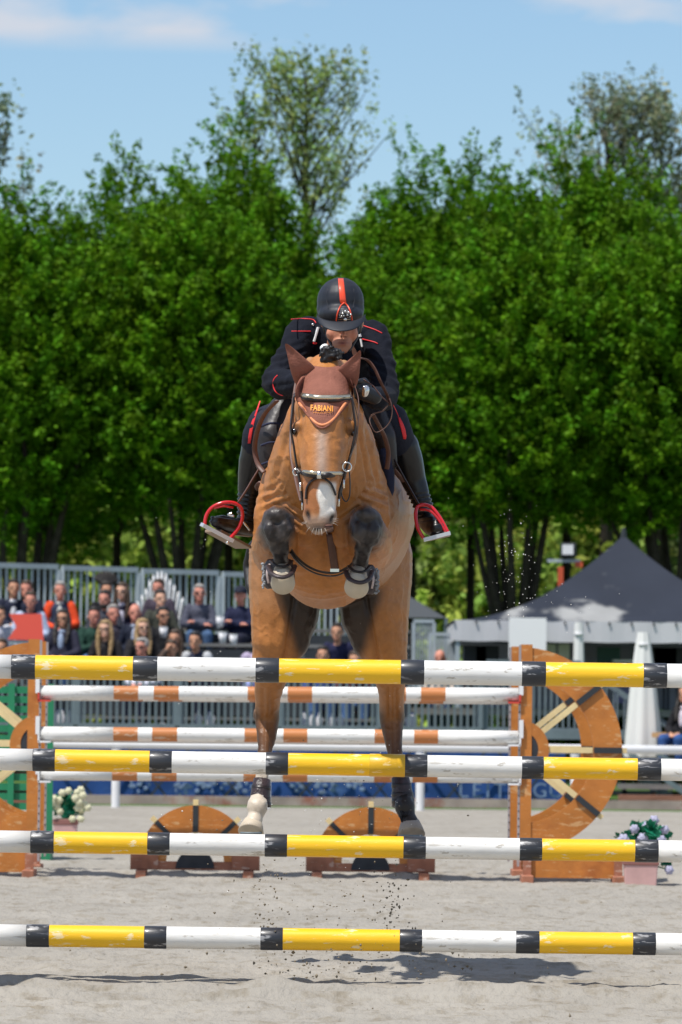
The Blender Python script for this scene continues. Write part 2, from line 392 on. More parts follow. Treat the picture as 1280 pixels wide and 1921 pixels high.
for k in range(5):
    lo = crown_lobes(40+k); b, d = crown_shoots(lo, 2900, 60+k, up=.7)
    t = empty('broadleaf_tree', (0, 0, 0))
    leaves('crown', b, d, .44, 40, .165, .073, leaf_g, t, seed=80+k)
    stems('trunk', t, 90+k, **(dict(n=8, fork=2.5, top=6.1, spread=1.25, r0=.20, rs=.07) if k < 3 else dict(n=3, fork=4.6, top=8, spread=.5, r0=.07, rs=.04))); protos.append(t)
used = set()
for i, (px, D, s_, lab) in enumerate(TREES):
    k = i % 3 if i < 7 else 3+i % 2; o = protos[k] if k not in used else copy_tree(protos[k]); used.add(k)
    q = P(px, 1400, D); o.location = (q.x, D, 0); o.rotation_euler = (0, 0, i*1.7); o.scale = (s_*(.98 if i > 6 else 1.12), s_*1.0, s_*(.985 if i > 6 else .93))
    tag(o, lab, 'tree', 'rows of dense green trees behind the stand')
# tall sparse trees beyond
def sparse_tree(px, D, top_py, half_w, label, lm, seed, name='poplar_tree', bot_py=520, nb=30, lsz=.13, nl=16):
    q = P(px, top_py, D); base = Vector((q.x, D, 0)); top = q.z; t = empty(name, base, label, 'tree', 'tall sparse trees beyond the dense rows')
    r = random.Random(seed); m = MB(); m.tube([(0, 0, 0), (.1, 0, top*.5), (0, 0, top*.97)], [.2, .13, .02], 8)
    zb = P(px, bot_py, D).z; bs = []; ds = []; W_ = half_w*sc(D)
    for i in range(nb):
        z0 = zb+(top-zb)*(i/nb)*.86; a = r.uniform(0, 2*math.pi); reach = W_*(1-.72*((z0-zb)/(top-zb))**1.3)*(.5+.55*r.random()); rise = reach*r.uniform(.9, 1.6)
        p0 = Vector((0, 0, z0)); p2 = Vector((math.cos(a)*reach, math.sin(a)*reach, min(z0+rise, top*.99)))
        pts = catmull([p0, p0.lerp(p2, .5)+Vector((0, 0, -.1)), p2], 5); m.tube(pts, [.035*(1-.8*j/(len(pts)-1)) for j in range(len(pts))], 5)
        for p in pts[3:]:
            for _ in range(2):
                bs.append(p+Vector((r.gauss(0, .16), r.gauss(0, .16), r.gauss(0, .12)))); ds.append(Vector((r.gauss(0, .35), r.gauss(0, .35), 1)).normalized())
    m.build('trunk', bark, t, smooth=True)
    leaves('crown', np.array([tuple(v) for v in bs]), np.array([tuple(v) for v in ds]), .5, nl, .16, lsz, lm, t, seed=seed)
sparse_tree(575, 128, 100, 185, 'tall loose tree with sky showing through above the green row', leaf_p, 3, nb=42, lsz=.095, nl=8)
sparse_tree(478, 131, 165, 110, 'slimmer loose tree left of the tallest one above the green row', leaf_p, 4, nb=18, lsz=.12, nl=5)
sparse_tree(1140, 130, 160, 180, 'greyish loose tree above the green row at the right', leaf_o, 5, nb=42, lsz=.095, nl=8)
sparse_tree(1240, 132, 175, 110, 'greyish loose tree nearest the right edge of the sky', leaf_o, 6, nb=22, lsz=.12, nl=6)
sparse_tree(-20, 126, 150, 100, 'loose tree at the left edge with a few twigs against the sky', leaf_o, 8, nb=16, lsz=.13, nl=6)
# sunlit undergrowth between the stems
BUSH = ['far outside the left edge', 'outside the left edge', 'at the left edge of the photo', 'behind the coral cloth and navy vest', 'above the orange-sleeved man', 'above the woman with flying hair', 'above the white slatted fan', 'left of the rider boot', 'behind the horse, left half', 'behind the horse, right half', 'right of the horse barrel', 'left of the dark tent', 'behind the floodlight mast', 'behind the tent peak', 'at the right edge of the photo', 'outside the right edge']
for i in range(16):
    px = -260+i*118+random.uniform(-20, 20); D = 122+random.uniform(0, 16); q = P(px, 1400, D)
    s_ = random.uniform(.85, 1.25); t = empty('bush', (q.x, D, 0), None, None)
    lo = [(random.uniform(-.8, .8), random.uniform(-.6, .6), random.uniform(1.0, 5.6)*s_, 1.3, 1.2, 1.6) for _ in range(8)]
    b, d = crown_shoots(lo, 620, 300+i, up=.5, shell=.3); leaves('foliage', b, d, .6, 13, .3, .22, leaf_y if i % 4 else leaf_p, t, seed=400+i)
    m = MB(); m.tube([(0, 0, 0), (.1, 0, 1.5), (0, 0, 3.5)], [.12, .09, .04], 7); m.build('stem', bark, t)
    tag(t, 'sunlit yellow-green bush beyond the trunks, '+BUSH[i], 'bush', 'sunlit bushes beyond the tree trunks')
far = [(random.uniform(-26, 26), random.uniform(0, 12), random.uniform(1, 8.5), 3.0, 2.5, 2.6) for _ in range(60)]
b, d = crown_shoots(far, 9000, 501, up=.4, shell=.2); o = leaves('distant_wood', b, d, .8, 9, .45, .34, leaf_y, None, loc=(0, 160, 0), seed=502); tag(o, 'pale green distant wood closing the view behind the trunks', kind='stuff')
# ------------------------------------------------------------------ grandstand
galv = mat('galvanised', srgb(168, 178, 184), .5, .5, metal=.1, var=.12, vscale=5)
galvd = mat('galvanised_dark', srgb(112, 124, 130), .55, .4, metal=.1, var=.15, vscale=5)
plank = mat('grey_plank', srgb(120, 120, 118), .8, .3, var=.2, vscale=4, stretch=(1, 6, 6))
wood_r = mat('red_brown_plank', srgb(150, 105, 88), .8, .3, var=.25, vscale=3, stretch=(1, 6, 6))
blackm = mat('black_metal', (.03, .035, .04), .5, .4)
white = mat('white_paint', (.80, .80, .80), .45, .5, var=.04, vscale=6)
def rail_panel(x0, x1, z0, z1, Y0, Y1, nb, label, group, m=galv, name='railing', bw=.05, tw=.07):
    t = empty(name, ((x0+x1)/2, (Y0+Y1)/2, z0), label, 'railing', group); O = t.location
    a0 = Vector((x0, Y0, z0)); a1 = Vector((x1, Y1, z0)); b0 = Vector((x0, Y0, z1)); b1 = Vector((x1, Y1, z1))
    f = MB(O); f.bar(b0, b1, tw, tw); f.build('top_rail', m, t)
    f = MB(O); f.bar(a0, a1, .06, .06); f.build('bottom_rail', m, t)
    for q0, q1 in ((a0, b0), (a1, b1)):
        f = MB(O); f.bar(q0, q1-Vector((0, 0, tw/2)), tw*.98, tw*.9); f.build('post', m, t)
    d = (a1-a0)
    f = MB(); f.box((0, 0, (z1-z0)/2), (bw, .022, z1-z0-tw*1.02)); me = f.mesh('bar'); me.materials.append(m)
    for i in range(nb):
        o = bpy.data.objects.new('bar', me); COL.objects.link(o); o.parent = t; p = a0+d*((i+1)/(nb+1)); o.location = (p.x-O.x, p.y-O.y, 0)
    return t
# back rail: runs away slightly to the right
ends = [-190, -40, 112, 262, 413, 560, 705]
for i in range(6):
    Ya = 86.9+i*.75; Yb = Ya+.73
    pa = P(ends[i]+5, 1060+ends[i]*.0385, Ya); pb = P(ends[i+1]-4, 1060+ends[i+1]*.0385, Yb)
    zt = (pa.z+pb.z)/2; lab = ['outside the left edge', 'at the left edge behind the man in navy', 'behind the man with orange sleeves', 'behind the woman with flying dark hair', 'behind the grey-jumper man', 'beside the horse’s flank'.replace('’', "'")][i]
    t = rail_panel(pa.x, pb.x, zt-1.18, zt, Ya, Yb, 11, 'galvanised back rail panel of the stand '+lab, 'back rail panels of the stand', bw=.038, tw=.08)
# the tiered stand itself
ROWS = {'A': (85.6, 2.46), 'B': (84.8, 2.22), 'C': (84.0, 2.0), 'D': (83.2, 1.78), 'E': (82.4, 1.56)}
st = empty('grandstand', (-2.5, 84, 0), 'grey scaffold grandstand with tiered bench planks and dark braces', 'grandstand'); O = st.location
xl, xr = -7.2, 1.05
for k, (Yr, zs) in ROWS.items():
    f = MB(O); f.box(((xl+xr)/2, Yr+.12, zs-.03), (xr-xl, .30, .05)); f.build('bench_plank', plank, st)
    f = MB(O); f.box(((xl+xr)/2, Yr-.32, zs-.46), (xr-xl, .52, .04)); f.build('foot_board', plank, st)
    f = MB(O); f.box(((xl+xr)/2, Yr-.04, zs-.26), (xr-xl, .03, .33)); f.build('riser_board', blackm, st)
f = MB(O); f.box(((xl+2.6)/2, 81.6, .93), (2.6-xl, .9, .08)); f.build('walkway', blackm, st)
f = MB(O); f.box(((xl+4.6)/2, 81.16, .93), (4.6-xl, .04, .14)); f.build('walkway_edge', galvd, st)
f = MB(O); f.box((3.6, 82.2, .93), (2.0, 2.1, .08)); f.build('landing', plank, st)
for i in range(12):
    x = xl+i*.74
    f = MB(O); f.bar((x, 81.3, 0), (x, 81.3, .9), .05, .05); f.build('leg', blackm, st)
    f = MB(O); f.bar((x, 86.2, 0), (x, 86.2, 2.2), .05, .05); f.build('leg', blackm, st)
    if i < 11:
        a, b = ((x, 81.27, .12), (x+.74, 81.27, .84)); a, b = (a, b) if i % 2 else ((a[0], a[1], b[2]), (b[0], b[1], a[2]))
        f = MB(O); f.bar(a, b, .04, .04); f.build('brace', blackm, st)
    f = MB(O); f.bar((x, 81.7, .9), (x, 85.6, 2.35), .05, .05); f.build('stringer', blackm, st)
for z in (.1, .3, .5):
    f = MB(O); f.box((-1.3, 81.9+z, z), (11.8, .5, .05)); f.build('lower_plank', wood_r if z > .2 else plank, st)
# front rail along the walkway
fx = [-6.9, -5.2, -3.75, -2.3, -.85, .6, 2.05]
names = ['beyond the left edge', 'behind the green jump stand', 'between the stacked bottles and the first grey post', 'left of the hind legs', 'between the hind legs', 'right of the hind legs']
for i in range(6):
    rail_panel(fx[i]+.03, fx[i+1]-.03, .99, 1.92, 81.12, 81.12, 14, 'grey front rail panel of the stand '+names[i], 'front rail panels of the stand', m=galvd, bw=.036, tw=.06)
    t = empty('rail_post', (fx[i+1], 81.2, .97), 'wide pale grey upright of the stand front, '+['leftmost, near the flower pot', 'second from the left', 'near the left hind leg', 'between the hind legs', 'right of the right hind leg', 'beside the orange wheel wing'][i], 'post', 'pale uprights of the stand front')
    f = MB(t.location); f.box((fx[i+1], 81.2, 1.45), (.17, .05, .96)); f.build('upright', galv, t)
    f = MB(t.location); f.box((fx[i+1], 81.2, .985), (.24, .1, .02)); f.build('foot_plate', galvd, t)
rail_panel(2.1, 3.45, .99, 1.95, 81.2, 81.2, 15, 'grey landing rail panel seen through the orange wheel', 'front rail panels of the stand', m=galvd, bw=.03)
# stair down on the right
stx0, stx1 = 3.5, 4.75
t = empty('stair', (4.1, 81.6, 0), 'grey metal stair with handrail going down beside the white curtain', 'stairs'); O = t.location
for k in range(6):
    u = (k+.5)/6; f = MB(O); f.box((stx0+(stx1-stx0)*u, 81.7, .93*(1-u)+.02), (.25, .9, .04)); f.build('tread', wood_r if k % 2 else plank, t)
for yy in (81.2, 82.2):
    f = MB(O); f.bar((stx0, yy, .93), (stx1, yy, .03), .05, .12); f.build('stringer', galvd, t)
    f = MB(O); f.bar((stx0-.05, yy, 1.93), (stx1+.1, yy, .98), .05, .05); f.build('handrail', galvd, t)
    for k in range(9):
        u = k/8; x = stx0+(stx1-stx0)*u; z0 = .95*(1-u)+.03
        f = MB(O); f.bar((x, yy, z0), (x, yy, z0+.95), .024, .024); f.build('baluster', galvd, t)
# wooden steps / decking boards low on the right
t = empty('plank_steps', (5.5, 80.0, 0), 'weathered red-brown plank steps low behind the right flower pot', 'steps'); O = t.location
for k, z in enumerate((.07, .22, .40, .58, .72)):
    f = MB(O); f.box((5.7, 79.2+k*.3, z), (3.6, .3, .07)); f.build('plank', wood_r if k % 2 == 0 else plank, t)
for x in (4.0, 5.2, 6.4, 7.3):
    f = MB(O); f.bar((x, 79.3, 0), (x, 80.6, .70), .06, .05); f.build('support', blackm, t)
t = empty('steel_trestle', (4.75, 78.6, 0), 'blue-grey steel V-shaped trestle in front of the plank steps', 'trestle'); O = t.location
f = MB(O); f.bar((3.9, 78.6, .78), (4.85, 78.6, .10), .07, .07); f.build('brace', galvd, t)
f = MB(O); f.bar((4.85, 78.6, .02), (4.9, 78.6, .80), .08, .08); f.build('post', galvd, t)
f = MB(O); f.bar((4.25, 78.64, .78), (4.85, 78.64, .45), .05, .05); f.build('strut', galvd, t)
f = MB(O); f.box((4.85, 78.6, .01), (.2, .2, .02)); f.build('foot_plate', galvd, t)
# white arena rail
posts = [-360, -75, 217, 500, 788, 1078, 1372, 1660]
for i, px in enumerate(posts):
    q = P(px, 1500, 71); t = empty('fence_post', (q.x, 71, 0), None, None); f = MB(t.location)
    f.tube([(q.x, 71, 0), (q.x, 71, .72)], .052, 12); f.build('shaft', white, t, smooth=False)
    f = MB(t.location); f.tube([(q.x, 71, .70), (q.x, 71, .725)], .06, 12); f.build('cap', white, t)
    tag(t, 'white round post of the arena rail '+['far outside the left edge', 'just outside the left edge', 'right of the cream flower pot', 'behind the left hind leg', 'right of the right hind leg', 'behind the orange wheel wing', 'just outside the right edge', 'far outside the right edge'][i], 'post', 'white posts of the arena rail')
t = empty('arena_rail', (0, 71, .8), 'long white tubular rail running along the far side of the arena', 'rail')
f = MB(t.location); a = P(-400, 1500, 71).x; b = P(1700, 1500, 71).x; f.tube([(a, 71, .79), (b, 71, .79)], .055, 12); f.build('tube', white, t, smooth=True)
# low kerb of the arena
kerbm = mat('kerb_stone', srgb(165, 150, 142), .9, .2, var=.25, vscale=3, col2=srgb(150, 100, 85), c2pos=(.5, .6), c2scale=1.6)
f = MB(); f.box((0, 74.0, .05), (13, .12, .115)); tag(f.build('low_wall', kerbm), 'low stained pinkish wall under the blue banner', 'wall')
# blue banner
blue = mat('banner_blue', srgb(42, 74, 132), .8, .2, var=.25, vscale=3, col2=srgb(70, 100, 150), c2pos=(.55, .7), c2scale=2)
wprint = mat('banner_white', (.17, .24, .38), .7, var=.3, vscale=9)
t = empty('banner', (-.8, 77.9, 0), 'long blue banner with pale lettering hanging low along the stand', 'banner'); O = t.location
xa, xb = P(90, 1480, 77.9).x, P(1060, 1480, 77.9).x; zt, zb = P(600, 1400, 77.9).z, P(600, 1497, 77.9).z
f = MB(O); nseg = 60
for i in range(nseg):
    x0 = xa+(xb-xa)*i/nseg; x1 = xa+(xb-xa)*(i+1)/nseg; y0 = 77.9+.02*math.sin(x0*5); y1 = 77.9+.02*math.sin(x1*5)
    f.add([(x0, y0, zb), (x1, y1, zb), (x1, y1, zt), (x0, y0, zt), (x0, y0+.006, zb), (x1, y1+.006, zb), (x1, y1+.006, zt), (x0, y0+.006, zt)], [(0, 1, 2, 3), (5, 4, 7, 6), (3, 2, 6, 7), (1, 0, 4, 5)])
f.build('cloth', blue, t)
q = P(905, 1484, 77.85); text_obj('lettering', 'LEIT', .30, wprint, t, (q.x-O.x, -.06, q.z), (R(90), 0, 0), spacing=1.25)
q = P(1022, 1484, 77.85); text_obj('lettering', 'IGU', .28, wprint, t, (q.x-O.x, -.06, q.z), (R(90), 0, 0), spacing=1.1)
rr = random.Random(12)
for cx in (262, 340, 372, 402, 450, 560, 610, 668):   # pale printed rosettes
    f = MB(O); q = P(cx, 1472+rr.uniform(-8, 8), 77.85); n = 7
    for k in range(n):
        a = 2*math.pi*k/n; f.ell((q.x+.11*math.cos(a)*rr.uniform(.5,1.6), 77.84, q.z+.08*math.sin(a)*rr.uniform(.5,1.4)), (.045*rr.random()+.012, .004, .03), n=8)
    f.ell((q.x, 77.84, q.z), (.04, .005, .03), n=8); f.build('printed_rosette', wprint, t)
for x in np.linspace(xa, xb, 8):
    f = MB(O); f.bar((x, 77.98, 0), (x, 77.98, zt), .035, .035); f.build('stake', blackm, t)
for i in range(7):
    x = xa+(xb-xa)*(i+.5)/7; w_ = (xb-xa)/14
    f = MB(O); f.bar((x-w_*.9, 77.75, zt), (x+w_*.2, 77.75, .05), .028, .028); f.build('stay', blackm, t)
    f = MB(O); f.bar((x+w_*.9, 77.72, zt), (x-w_*.2, 77.72, .05), .028, .028); f.build('stay', blackm, t)
# rolled white tarps / covers lying on the walkway edge at left
tarp = mat('white_plastic', (.72, .72, .74), .5, .5, var=.1, vscale=8)
for i, (px, wd) in enumerate([(196, 50), (245, 42), (150, 30), (305, 30)]):
    q = P(px, 1395, 80.4); t = empty('covered_roll', q-Vector((0, 0, .09)), None, None); f = MB(t.location)
    f.tube(catmull([q+Vector((-wd*sc(80)/2, 0, 0)), q+Vector((0, .02, .012)), q+Vector((wd*sc(80)/2, 0, -.01))], 4), .085, 10); f.build('roll', tarp, t, smooth=True)
    f = MB(t.location); f.tube([q+Vector((-.01, 0, .0)), q+Vector((.01, 0, .0))], .09, 10); f.build('strap', blackm, t)
    f = MB(t.location); f.box(q-Vector((0, 0, .09+.25)), (.05, .05, .5)); f.build('bracket', blackm, t)
    tag(t, 'white covered roll hung under the stand front, '+['left of the first white post', 'just right of the first white post', 'shortest, nearest the flower pot', 'third white post side, small'][i], 'roll', 'white rolls under the stand front')
# bottles and cups on the walkway
def bottle(px, py, D, lab, k=1.0):
    q = P(px, py, D); t = empty('water_bottle', (q.x, D, .97), lab, 'bottle', 'bottles and cups standing on the stand walkway'); f = MB(); r = .045*k
    f.tube([(0, 0, 0), (0, 0, .02), (0, 0, .15), (0, 0, .2), (0, 0, .225)], [r, r*1.05, r*1.05, r*.4, r*.4], 10); f.build('body', tarp, t, smooth=True)
    f = MB(); f.tube([(0, 0, .225), (0, 0, .245)], r*.45, 8); f.build('lid', blue, t)
for px in (108, 118, 128, 140, 150, 375, 392, 400, 570, 588, 602, 622, 640, 770, 775):
    bottle(px+random.uniform(-3, 3), 1350, 81.35+random.uniform(0, .2), 'pale bottle behind the front rail, '+{108: 'first from the green stand', 118: 'second from the green stand', 128: 'third from the green stand', 140: 'fourth from the green stand', 150: 'fifth from the green stand', 375: 'first of three left of the horse legs', 392: 'second of three left of the horse legs', 400: 'third of three left of the horse legs', 570: 'first right of the left hind leg', 588: 'second right of the left hind leg', 602: 'third right of the left hind leg', 622: 'between the hind legs, left of centre', 640: 'between the hind legs, right of centre', 770: 'just right of the right hind leg', 775: 'second right of the right hind leg'}[px], random.uniform(.8, 1.3))
# green hedge right
q = P(1195, 1330, 92); lo = [(x, 0, .75, .5, .4, .62) for x in np.arange(-1.6, 2.4, .35)]
b, d = crown_shoots(lo, 1700, 71, up=.5, shell=.5); t = empty('hedge', (q.x, 92, 0), 'trimmed green hedge behind the stair and white curtain', 'hedge')
leaves('foliage', b, d, .2, 15, .1, .09, leaf_g, t, seed=72); f = MB(); [f.tube([(x, 0, 0), (x, 0, .9)], .03, 6) for x in (-1.3, -.4, .5, 1.4)]; f.build('stem', bark, t)
# crowd barriers right of the horse
q0 = P(776, 1165, 88); q1 = P(815, 1165, 88); rail_panel(q0.x, q1.x, q0.z-1.0, q0.z, 88, 88, 7, 'light grey barrier with rounded top right of the horse', 'barriers right of the horse', bw=.02, tw=.05)
q0 = P(770, 1165, 88.6); q1 = P(855, 1190, 88.6); rail_panel(q0.x+.3, q1.x, q1.z-1.0, q1.z, 88.6, 88.6, 12, 'lower grey barrier joining the rounded one to the tent', 'barriers right of the horse', bw=.022, tw=.05)
deck = empty('raised_platform', (1.6, 89, 0), 'dark raised platform carrying the barriers and chairs under the tent', 'platform'); O = deck.location
zb_ = 1.30
f = MB(O); f.box((4.3, 89.5, zb_-.06), (9.4, 5.8, .1)); f.build('deck', plank, deck)
for x in (-.2, 1.8, 3.8, 5.8, 7.8, 8.8):
    f = MB(O); f.bar((x, 86.8, 0), (x, 86.8, zb_-.11), .08, .08); f.build('leg', blackm, deck)
# ------------------------------------------------------------------ black pagoda tent
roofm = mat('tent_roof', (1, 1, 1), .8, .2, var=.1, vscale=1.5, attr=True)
valm = mat('tent_valance', srgb(200, 200, 204), .7, .3, var=.05, vscale=1)
Dt = 88.9; pk = P(1170, 1004, Dt); e0 = P(852, 1163, 86.2); ez = e0.z; hw = pk.x-e0.x
t = empty('pagoda_tent', (pk.x, Dt, zb_), 'dark grey pagoda tent with pale patches and grey-white valance', 'tent'); O = t.location
f = MB(O); ng = 60
def roofz(u): return ez+(pk.z-ez)*((1-u)**1.9*.95+(1-u)*.05)
for sx_, sy_ in ((0, -1), (1, 0), (0, 1), (-1, 0)):
    for i in range(ng):
        u0, u1 = i/ng, (i+1)/ng
        for j in range(90):
            for_ = []
            for (u, vv) in ((u0, j/45-1), (u0, (j+1)/45-1), (u1, (j+1)/45-1), (u1, j/45-1)):
                a = u*hw; z = roofz(u)-.05*math.cos(vv*math.pi/2)*math.sin(u*math.pi)*.6
                if sx_ == 0: p = (pk.x+a*vv, Dt+sy_*a, z)
                else: p = (pk.x+sx_*a, Dt+a*vv, z)
                for_.append(p)
            f.add(for_, [(0, 1, 2, 3)])
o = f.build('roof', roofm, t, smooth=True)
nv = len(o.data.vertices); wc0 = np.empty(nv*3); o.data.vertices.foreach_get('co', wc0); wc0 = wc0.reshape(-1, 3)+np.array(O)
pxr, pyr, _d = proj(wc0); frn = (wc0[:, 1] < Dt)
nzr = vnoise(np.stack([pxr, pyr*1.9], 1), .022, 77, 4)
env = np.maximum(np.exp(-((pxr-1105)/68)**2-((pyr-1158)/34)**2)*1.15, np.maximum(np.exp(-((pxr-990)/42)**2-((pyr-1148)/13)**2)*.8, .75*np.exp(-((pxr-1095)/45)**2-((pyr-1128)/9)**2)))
pale_mix = smooth01(env+(nzr-.5)*1.5, .36, .78)*frn; cc = np.ones((nv, 4)); cc[:, :3] = np.array(srgb(44, 49, 60))*(1-pale_mix[:, None])+np.array(srgb(150, 151, 150))*pale_mix[:, None]  # pale patches mixed into the front of the dark roof colour
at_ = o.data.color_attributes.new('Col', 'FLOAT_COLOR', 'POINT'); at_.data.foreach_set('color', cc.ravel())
f = MB(O); f.tube([(pk.x, Dt, pk.z-.05), (pk.x, Dt, pk.z+.12)], [.05, .03], 8); f.build('finial', blackm, t)
vh = .31
for sx_, sy_ in ((0, -1), (1, 0), (0, 1), (-1, 0)):
    f = MB(O); n = 48
    for j in range(n):
        q = []
        for jj in (j, j+1):
            vv = jj/n*2-1; wv = .007*math.sin(jj*1.3)
            x, y = ((pk.x+hw*vv, Dt+sy_*(hw+wv)) if sx_ == 0 else (pk.x+sx_*(hw+wv), Dt+hw*vv)); q.append((x, y))
        sag = lambda jj: .012*abs(math.sin(jj/n*math.pi*8))
        (x0, y0), (x1, y1) = q
        f.add([(x0, y0, ez), (x1, y1, ez), (x1, y1, ez-vh-sag(j+1)), (x0, y0, ez-vh-sag(j))], [(0, 1, 2, 3)])
    o = f.build('valance', valm, t)
    f = MB(O)
    for j in range(17):
        vv = j/16*2-1; x, y = ((pk.x+hw*vv, Dt+sy_*(hw+.02)) if sx_ == 0 else (pk.x+sx_*(hw+.02), Dt+hw*vv)); f.box((x, y, ez-.03), (.022, .03, .05))
    o = f.build('eyelet_strip', blackm, t); o['kind'] = 'stuff'
for sx_ in (-1, 1):
    for sy_ in (-1, 1):
        x, y = pk.x+sx_*(hw-.06), Dt+sy_*(hw-.06); f = MB(O); f.bar((x, y, zb_), (x, y, ez), .07, .07); f.build('leg', galv, t)
f = MB(O); f.bar((pk.x-hw, Dt-hw+.06, ez-vh-.01), (pk.x+hw, Dt-hw+.06, ez-vh-.01), .05, .05); f.build('eave_beam', blackm, t)
def curtain(px, py_top, py_bot, w0, w1, D, label, waist=None):
    q0 = P(px, py_top, D); q1 = P(px, py_bot, D); t = empty('curtain', (q1.x, D, q1.z), label, 'curtain', 'white tied curtains of the tent'); O = t.location; f = MB(O); n = 28; m_ = 12
    vs = []; fs = []
    for i in range(m_+1):
        u = i/m_; ww = (w0+(w1-w0)*u**.8)*sc(D)/2
        for k in range(n):
            a = 2*math.pi*k/n; r = 1+.14*math.sin(a*7+u); vs.append((q0.x+(q1.x-q0.x)*u+ww*r*math.cos(a), D+ww*.6*r*math.sin(a), q0.z+(q1.z-q0.z)*u))
    for i in range(m_):
        for k in range(n): fs.append((i*n+k, i*n+(k+1) % n, (i+1)*n+(k+1) % n, (i+1)*n+k))
    f.add(vs, fs); f.build('cloth', mat('curtain_cloth', (.78, .78, .76), .85, .2), t, smooth=True)
    f = MB(O); f.tube([q0-Vector((0, 0, .16)), q0-Vector((0, 0, .19))], w0*sc(D)*.62, 12); f.build('tie', tarp, t, smooth=True)
curtain(1086, 1168, 1262, 14, 20, 86.05, 'narrow white curtain tied round the tent leg over the wheel')
curtain(1207, 1186, 1420, 18, 70, 80.9, 'tall white curtain flaring to the ground beside the stair')
f = MB(); q = P(990, 1197, 85.9); f.box((0, 0, 0), (70*sc(85.9), .03, 76*sc(85.9)));  o = f.build('white_board', mat('board_white', (.86, .86, .86), .4), None, (q.x, 85.9, q.z)); tag(o, 'bright white rectangular board hung at the left of the tent front', 'board')
for a in (1033, 1058):
    q = P(a, 1218, 87.4); f = MB(); f.box((0, 0, 0), (21*sc(87), .03, 38*sc(87))); o = f.build('white_board', MATS['board_white'], None, (q.x, 87.4, q.z)); tag(o, 'white panel under the tent, '+('left of the pair behind the wheel top' if a == 1033 else 'right of the pair behind the wheel top'), 'board')
# back wall of the tent, dark, with table and chairs
dk = mat('tent_back', srgb(170, 176, 188), .85, .2, var=.1)
q0 = P(868, 1195, 91.2); q1 = P(1300, 1195, 91.2); f = MB(); f.box(((q0.x+q1.x)/2, 91.2, zb_+.62), (q1.x-q0.x, .04, 1.24)); tag(f.build('windscreen', dk), 'grey cloth windscreen closing the back of the tent', 'screen')
def chair(px, lab, D=87.9, m=None):
    q = P(px, 1240, D); t = empty('folding_chair', (q.x, D, zb_), lab, 'chair', 'chairs under the tent'); c = m or blackm
    f = MB(); f.box((0, 0, .45), (.4, .4, .04)); f.build('seat', c, t); f = MB(); f.box((0, .2, .75), (.36, .03, .42)); f.build('backrest', c, t, bevel=.01)
    for a in (-1, 1):
        for b_ in (-1, 1): f = MB(); f.bar((a*.18, b_*.18, 0), (a*.18, b_*.18, .44), .025, .025); f.build('leg', c, t)
        f = MB(); f.bar((a*.18, .2, .44), (a*.18, .2, .56), .02, .02); f.build('stile', c, t)
chr_dark = mat('chair_navy', (.02, .03, .045), .5)
for px, lab in ((1232, 'dark chair under the tent, first right of the white curtain'), (1250, 'dark chair under the tent, second right of the white curtain'), (1268, 'dark chair under the tent at the right edge'), (892, 'dark chair at the left end under the tent'), (915, 'dark chair under the tent beside the white board')): chair(px, lab, m=chr_dark)
chair(1143, 'green chair under the tent between the curtains', m=mat('chair_green', srgb(60, 110, 100), .5))
t = empty('table', (P(1180, 1230, 87.5).x, 87.5, zb_), 'white-topped table under the tent left of the wide curtain', 'table'); f = MB(); f.box((0, 0, .74), (.5, .6, .04)); f.build('tabletop', white, t); f = MB(); f.box((0, 0, .40), (.46, .55, .62)); f.build('cloth', mat('table_cloth', srgb(110, 110, 140), .8), t)
for a in (-1, 1):
    for b_ in (-1, 1): f = MB(); f.box((a*.2, b_*.24, .045), (.03, .03, .09)); f.build('leg', blackm, t)
# small grey tent behind
t = empty('small_tent', (P(795, 1130, 97).x, 97, 0), 'small dark grey tent roof showing right behind the horse', 'tent'); q = P(790, 1112, 97); f = MB(t.location)
e = 1.25; zt_ = q.z-.05; zz = P(790, 1160, 97).z; cx, cy = q.x-.35, 97
vs = [(cx-.3, cy, zt_+.25), (cx-e/2-.3, cy-e/2, zz), (cx+e/2+.15, cy-e/2, zz), (cx+e/2+.15, cy+e/2, zz), (cx-e/2-.3, cy+e/2, zz)]
f.add(vs, [(0, 1, 2), (0, 2, 3), (0, 3, 4), (0, 4, 1)]); f.build('roof', mat('grey_canvas', srgb(66, 71, 76), .8), t)
for p in vs[1:]: f = MB(t.location); f.bar((p[0], p[1], 0), p, .05, .05); f.build('leg', galvd, t)
# lamp on orange mast
q = P(1052, 1060, 93); t = empty('floodlight_mast', (q.x, 93, 0), 'orange mast with a white floodlight box left of the tent peak', 'lamp'); O = t.location
om = mat('orange_mast', srgb(200, 85, 50), .5); f = MB(O); f.bar((q.x, 93, 0), (q.x, 93, P(0, 1052, 93).z), .09, .09); f.build('mast', om, t)
zt_ = P(1052, 1052, 93).z; f = MB(O); f.bar((q.x-.22, 93, zt_), (q.x+.32, 93, zt_), .05, .05); f.build('crossarm', galv, t)
f = MB(O); f.bar((q.x+.24, 93, zt_-.06), (q.x+.36, 93, zt_-.06), .09, .09); f.build('orange_end', om, t)
f = MB(O); f.box((q.x+.12, 92.95, zt_+.17), (.25, .15, .24)); hd = f.build('lamp_head', blackm, t, bevel=.02); f = MB(O); f.box((q.x+.11, 92.865, zt_+.18), (.18, .02, .16)); f.build('lens', white, t)
